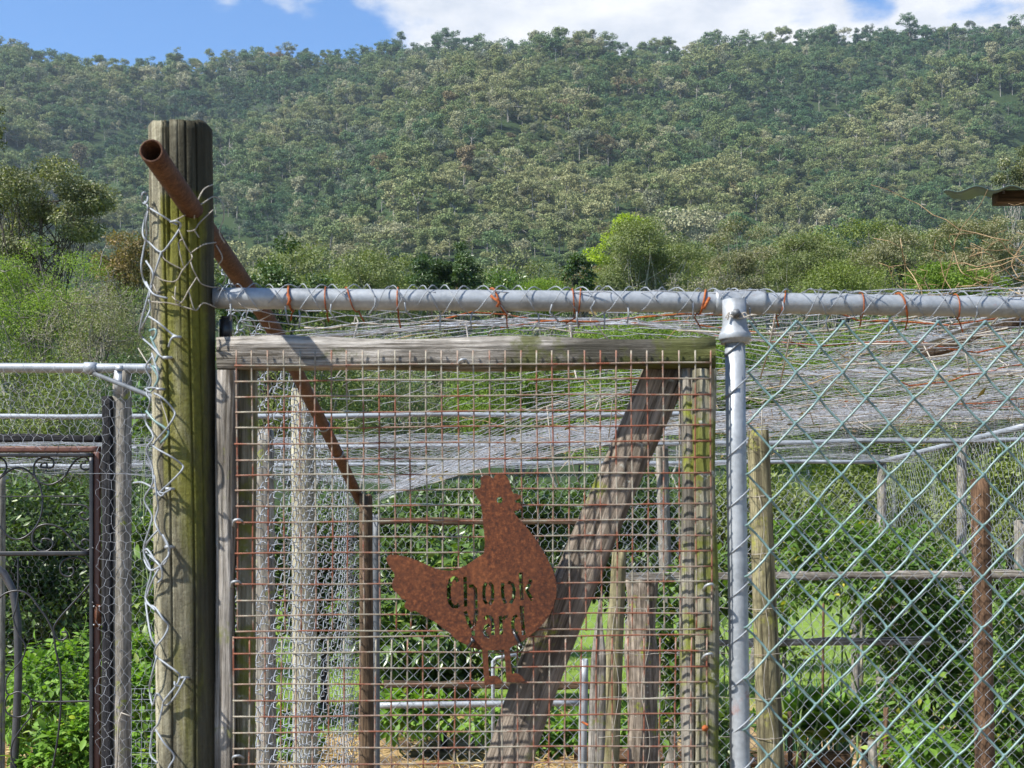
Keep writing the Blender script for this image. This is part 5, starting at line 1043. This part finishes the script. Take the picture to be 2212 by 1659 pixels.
cu = bpy.data.curves.new('hen', 'CURVE'); cu.dimensions = '2D'; cu.fill_mode = 'BOTH'; cu.extrude = .0013; cu.bevel_depth = .0002; cu.bevel_resolution = 0
hb = np.array(body, float)
for poly in [body]+holes:
    s_ = cu.splines.new('POLY'); q = HS(poly); s_.points.add(len(q)-1)
    for pt, (u, v) in zip(s_.points, q): w3 = P(u, v, YH); pt.co = (w3[0], w3[2], 0, 1)
    s_.use_cyclic_u = True
co = bpy.data.objects.new('hen_tmp', cu); COL.objects.link(co); bpy.context.view_layer.update()
me = bpy.data.meshes.new_from_object(co.evaluated_get(bpy.context.evaluated_depsgraph_get())); bpy.data.objects.remove(co)
me.name = 'plate'; me.materials.clear(); me.materials.append(M_['rust'])
for v in me.vertices: v.co = (v.co.x, YH-v.co.z, v.co.y)
me.update(); put('plate', me, hen)
for (a, b, c) in ((HS([(592,1205)])[0], HS([(618,1168)])[0], HS([(612,1150)])[0]), (HS([(873,1108)])[0], HS([(896,1160)])[0], HS([(914,1195)])[0])):
    mb = MB(); o = -.0045; mb.tube([P(*a, YH+.004), P(*a, YH+o), P(*b, YH+o-.001), P(*c, YH+o), P(*c, YH+.004)], .0022, 8); mb.box(P(*(b if a[1] > b[1] else c), YH+o-.002), (.003, .002, .003)); mb.put('cable_tie', M_['zip'], hen, smooth=False)

# ------------------------------------------------------------ green chain link panel
YK = 2.245
gc = empty('green_chain_link_fence', P(1900, 1225, YK)*np.array((1, 1, 0)), 'green plastic coated chain link filling the panel right of the steel post', 'fence')
wd = px(51.0, YK); hh = px(110.4, YK)
for i in range(26):
    uc = 1618+51*(i+.5); sgn = 1 if i % 2 == 0 else -1       # even: left knuckle first
    vk0 = 804 if i % 2 == 0 else 749                           # a left-knuckle height of this wire
    zt = P(0, 644, YK)[2]; pts = []
    zl = P(0, vk0, YK)[2]; k0 = math.floor((zt-zl)/(hh/2)); q = k0; z = zl+q*hh/2
    while z > .04:
        left = (q % 2 == 0); xa = -wd/2 if left else wd/2; za = z; zb = z-hh/2
        up = left is False   # going down from right to left = a '/' segment
        sg = -1 if up else 1
        lean = (P(0, 749, YK)[2]-za)*.012
        jx, jz = .0022*math.sin(q*1.7+i*2.3), .0022*math.sin(q*2.9+i*1.1)
        x0 = P(uc, 0, YK)[0]-lean
        for f, yy, ov in ((.0, 0, 1.09), (.055, sg*.75, 1.0), (.3, sg, 1), (.7, sg, 1), (.945, sg*.75, 1)):
            xx = xa*(1-2*f) if f else xa*ov
            pts.append((x0+xx+jx*math.sin(f*3.14), YK+yy*.0042, za+(zb-za)*f+jz*math.sin(f*3.14)))
        z = zb; q -= 1
    pts = pts[::1]; mb = MB(); mb.tube(pts, .0019, 8); mb.put('wire', M_['green'], gc)
mb = MB()
for v in (745, 835, 965, 1075, 1175, 1270, 1368, 1462, 1560, 1655):   # ties spiralling round the steel post
    c = P(1588+(v-690)*.0165, v, YR_); a = np.linspace(.1, 3.04, 9); mb.tube([c+np.array((math.cos(q)*.0180, -math.sin(q)*.0180, .016*math.cos(q)-.002)) for q in a], .0013, 6)
mb.put('post_ties', M_['wire'], gc, kind='stuff')
# ------------------------------------------------------------ edge-on galvanised chain link under the rusty pipe
sf = empty('side_chain_link_fence', np.array((-.5, 3.5, 0)), 'galvanised chain link fence seen edge-on under the rusty pipe', 'fence')
py = ppts[:, 1]; wd = .052; hh = .072; y = 3.3; i = 0
V, Fs = strand(wd, hh, 64, .010, 5, .0014).arr(); sm = mesh('wire', V, Fs, M_['wire'], True)
H0 = 64*hh/2
while y < 6.15:
    x = -.655+.012*math.sin(y*5); u_ = U0+F_*x/y; zt = P(0, np.interp(u_, [400, 592, 672, 722, 790], [345, 712, 868, 965, 1102])+12, y)[2]
    M = Matrix.Translation((x, y, zt-H0+R.normal()*.003)) @ Matrix.Rotation(math.pi/2+R.normal()*.05, 4, 'Z') @ Matrix.Rotation(R.normal()*.004, 4, 'Y')
    if i % 2: M = M @ Matrix.Rotation(math.pi, 4, 'Z')
    put('wire', sm, sf, M); y += wd; i += 1
mb = MB()
for z_ in (.6, 1.0, 1.3, 1.62): mb.tube([(-.662, y_, z_+.012*math.sin(y_*3)) for y_ in np.linspace(3.3, 6.1, 14)], .0014, 5)
mb.put('line_wire', M_['tanwire'], sf)
# ------------------------------------------------------------ corrugated roof corner at right
ys_ = np.linspace(6.0, 6.9, 8); xs_ = np.linspace(P(2036, 0, 6)[0], P(2900, 0, 6)[0], 150); X, Y = np.meshgrid(xs_, ys_, indexing='ij')
t = X-xs_[0]; X = X+(Y-6)*.36; Z = P(0, 412, 6)[2]+.05*t+.010*np.sin(t*2*math.pi/.155+2.3)*np.clip(t/.05, 0, 1)+(Y-6)*.225
V = np.stack([X, Y+.02*np.sin(X*9)*(Y < 6.1), Z], -1).reshape(-1, 3); n1_, n2_ = X.shape; i = (np.arange(n1_-1)[:, None]*n2_+np.arange(n2_-1)[None]); Q = np.stack([i, i+n2_, i+n2_+1, i+1], -1).reshape(-1, 4)
V2 = V-np.array((0, 0, .004)); Vb = np.concatenate([V, V2]); o = len(V); rim = [(a, a+1, o+a+1, o+a) for a in range(n2_-1)]+[(a*n2_, o+a*n2_, o+(a+1)*n2_, (a+1)*n2_) for a in range(n1_-1)]
rf = empty('roof_corner', (3.2, 6.3, 0), 'corner of a green corrugated roof with a dark brown beam end at the right edge', 'roof')
put('roof_sheet', Vb, rf, Fs=[np.concatenate([Q, Q[:, ::-1]+o, np.array(rim)])], mat=M_['roofgreen'], smooth=True)
plank('beam', P(2150, 428, 6.25), P(2900, 424, 6.25), px(24, 6.25), .09, M_['darkpost'], rf, wob=.001, seed=61); mb = MB(); mb.tube([P(2168, 418, 6.2), P(2169, 398, 6.2)], .006, 8); mb.put('bolt', M_['blackpaint'], rf)
plank('post', (3.3, 6.25, 0), (3.3, 6.25, P(0, 440, 6.25)[2]), .09, .09, M_['darkpost'], rf, wob=.001)
# dry vine stems rising over the rail at right
mb = MB()
for (pts, r) in [([(2225, 610), (2190, 600), (2150, 560), (2125, 545), (2095, 555)], .0022), ([(2215, 570), (2180, 545), (2160, 520), (2140, 530)], .0022), ([(2140, 628), (2100, 600), (2075, 585), (2060, 540), (2050, 520)], .0020), ([(1990, 632), (1975, 600), (1955, 570), (1948, 535), (1945, 515)], .0020), ([(2010, 634), (1995, 605), (1975, 590)], .0014), ([(2060, 632), (2040, 600), (2030, 560), (2020, 548)], .0018), ([(2130, 636), (2140, 600), (2175, 580), (2212, 560)], .0022), ([(1960, 632), (1938, 615), (1925, 595)], .0012), ([(2120, 560), (2110, 548), (2100, 560), (2090, 552)], .0012), ([(2200, 600), (2185, 570), (2200, 540), (2212, 520)], .0018), ([(2180, 640), (2150, 610), (2110, 598)], .0016), ([(2212, 640), (2170, 622), (2140, 625)], .0022)]:
    mb.tube(cr_spline([P(u, v, 4.6+R.normal()*.05) for u, v in pts]), r*.75, 5)
    for q in range(3): p = pts[R.randint(len(pts))]; mb.tube([P(*p, 4.6), P(p[0]+R.normal()*12, p[1]-10-R.rand()*10, 4.6), P(p[0]+R.normal()*22, p[1]-16-R.rand()*16, 4.6)], .0010, 4)
mb.put('dry_vine', M_['twig'], label='bare orange brown vine stems arching above the rail at far right', cat='vine')
hm2 = lambda s, t: t > 0
wallnet('rumpled netting heap rising above the top rail at the right edge', lambda s, t: np.stack([s, 4.6+(t*.8), 2.40+.07*np.clip((s-1.55)*2.2, 0, 1.2)+t*.10+.02*wvA(np.stack([s*3, t*3], -1))], -1), 1.55, 2.5, 0, 1.0, .045, .0009, 12, jit=.6, name='netting_heap', cat='netting')

# dead leaves and twigs caught on the netting roof
n = 420; x = R.uniform(-.4, 3.2, n); y = R.uniform(2.9, 11.5, n); k = (x > -.4) & (x < 3.1); x = x[k]; y = y[k]; C = np.stack([x, y, roofz(x, y)+.008], -1); n = len(x)
V, T, ti = leaves(C, rnorm(n)*np.array((1, 1, .4)), rnorm(n)+np.array((0, 0, 1.)), .035*(.6+.9*R.rand(n)), .4)
put('caught_leaves', V, yard, Fs=[T], mat=LM['brown'], tint=ti, kind='stuff')
mb = MB()
for q in range(60):
    p = np.array((R.uniform(-.3, 2.8), R.uniform(3, 8), 0.)); p[2] = float(roofz(p[0], p[1]))+.01; d = unit(R.normal(size=(1, 3))*np.array((1, 1, .15)))[0]; pl_ = [p]
    for _ in range(5): d = unit((d+R.normal(size=3)*np.array((.3, .3, .15)))[None])[0]; p = p+d*.04; pl_.append(p)
    mb.tube(pl_, .0012, 4)
mb.put('caught_twigs', M_['twig'], yard, kind='stuff')
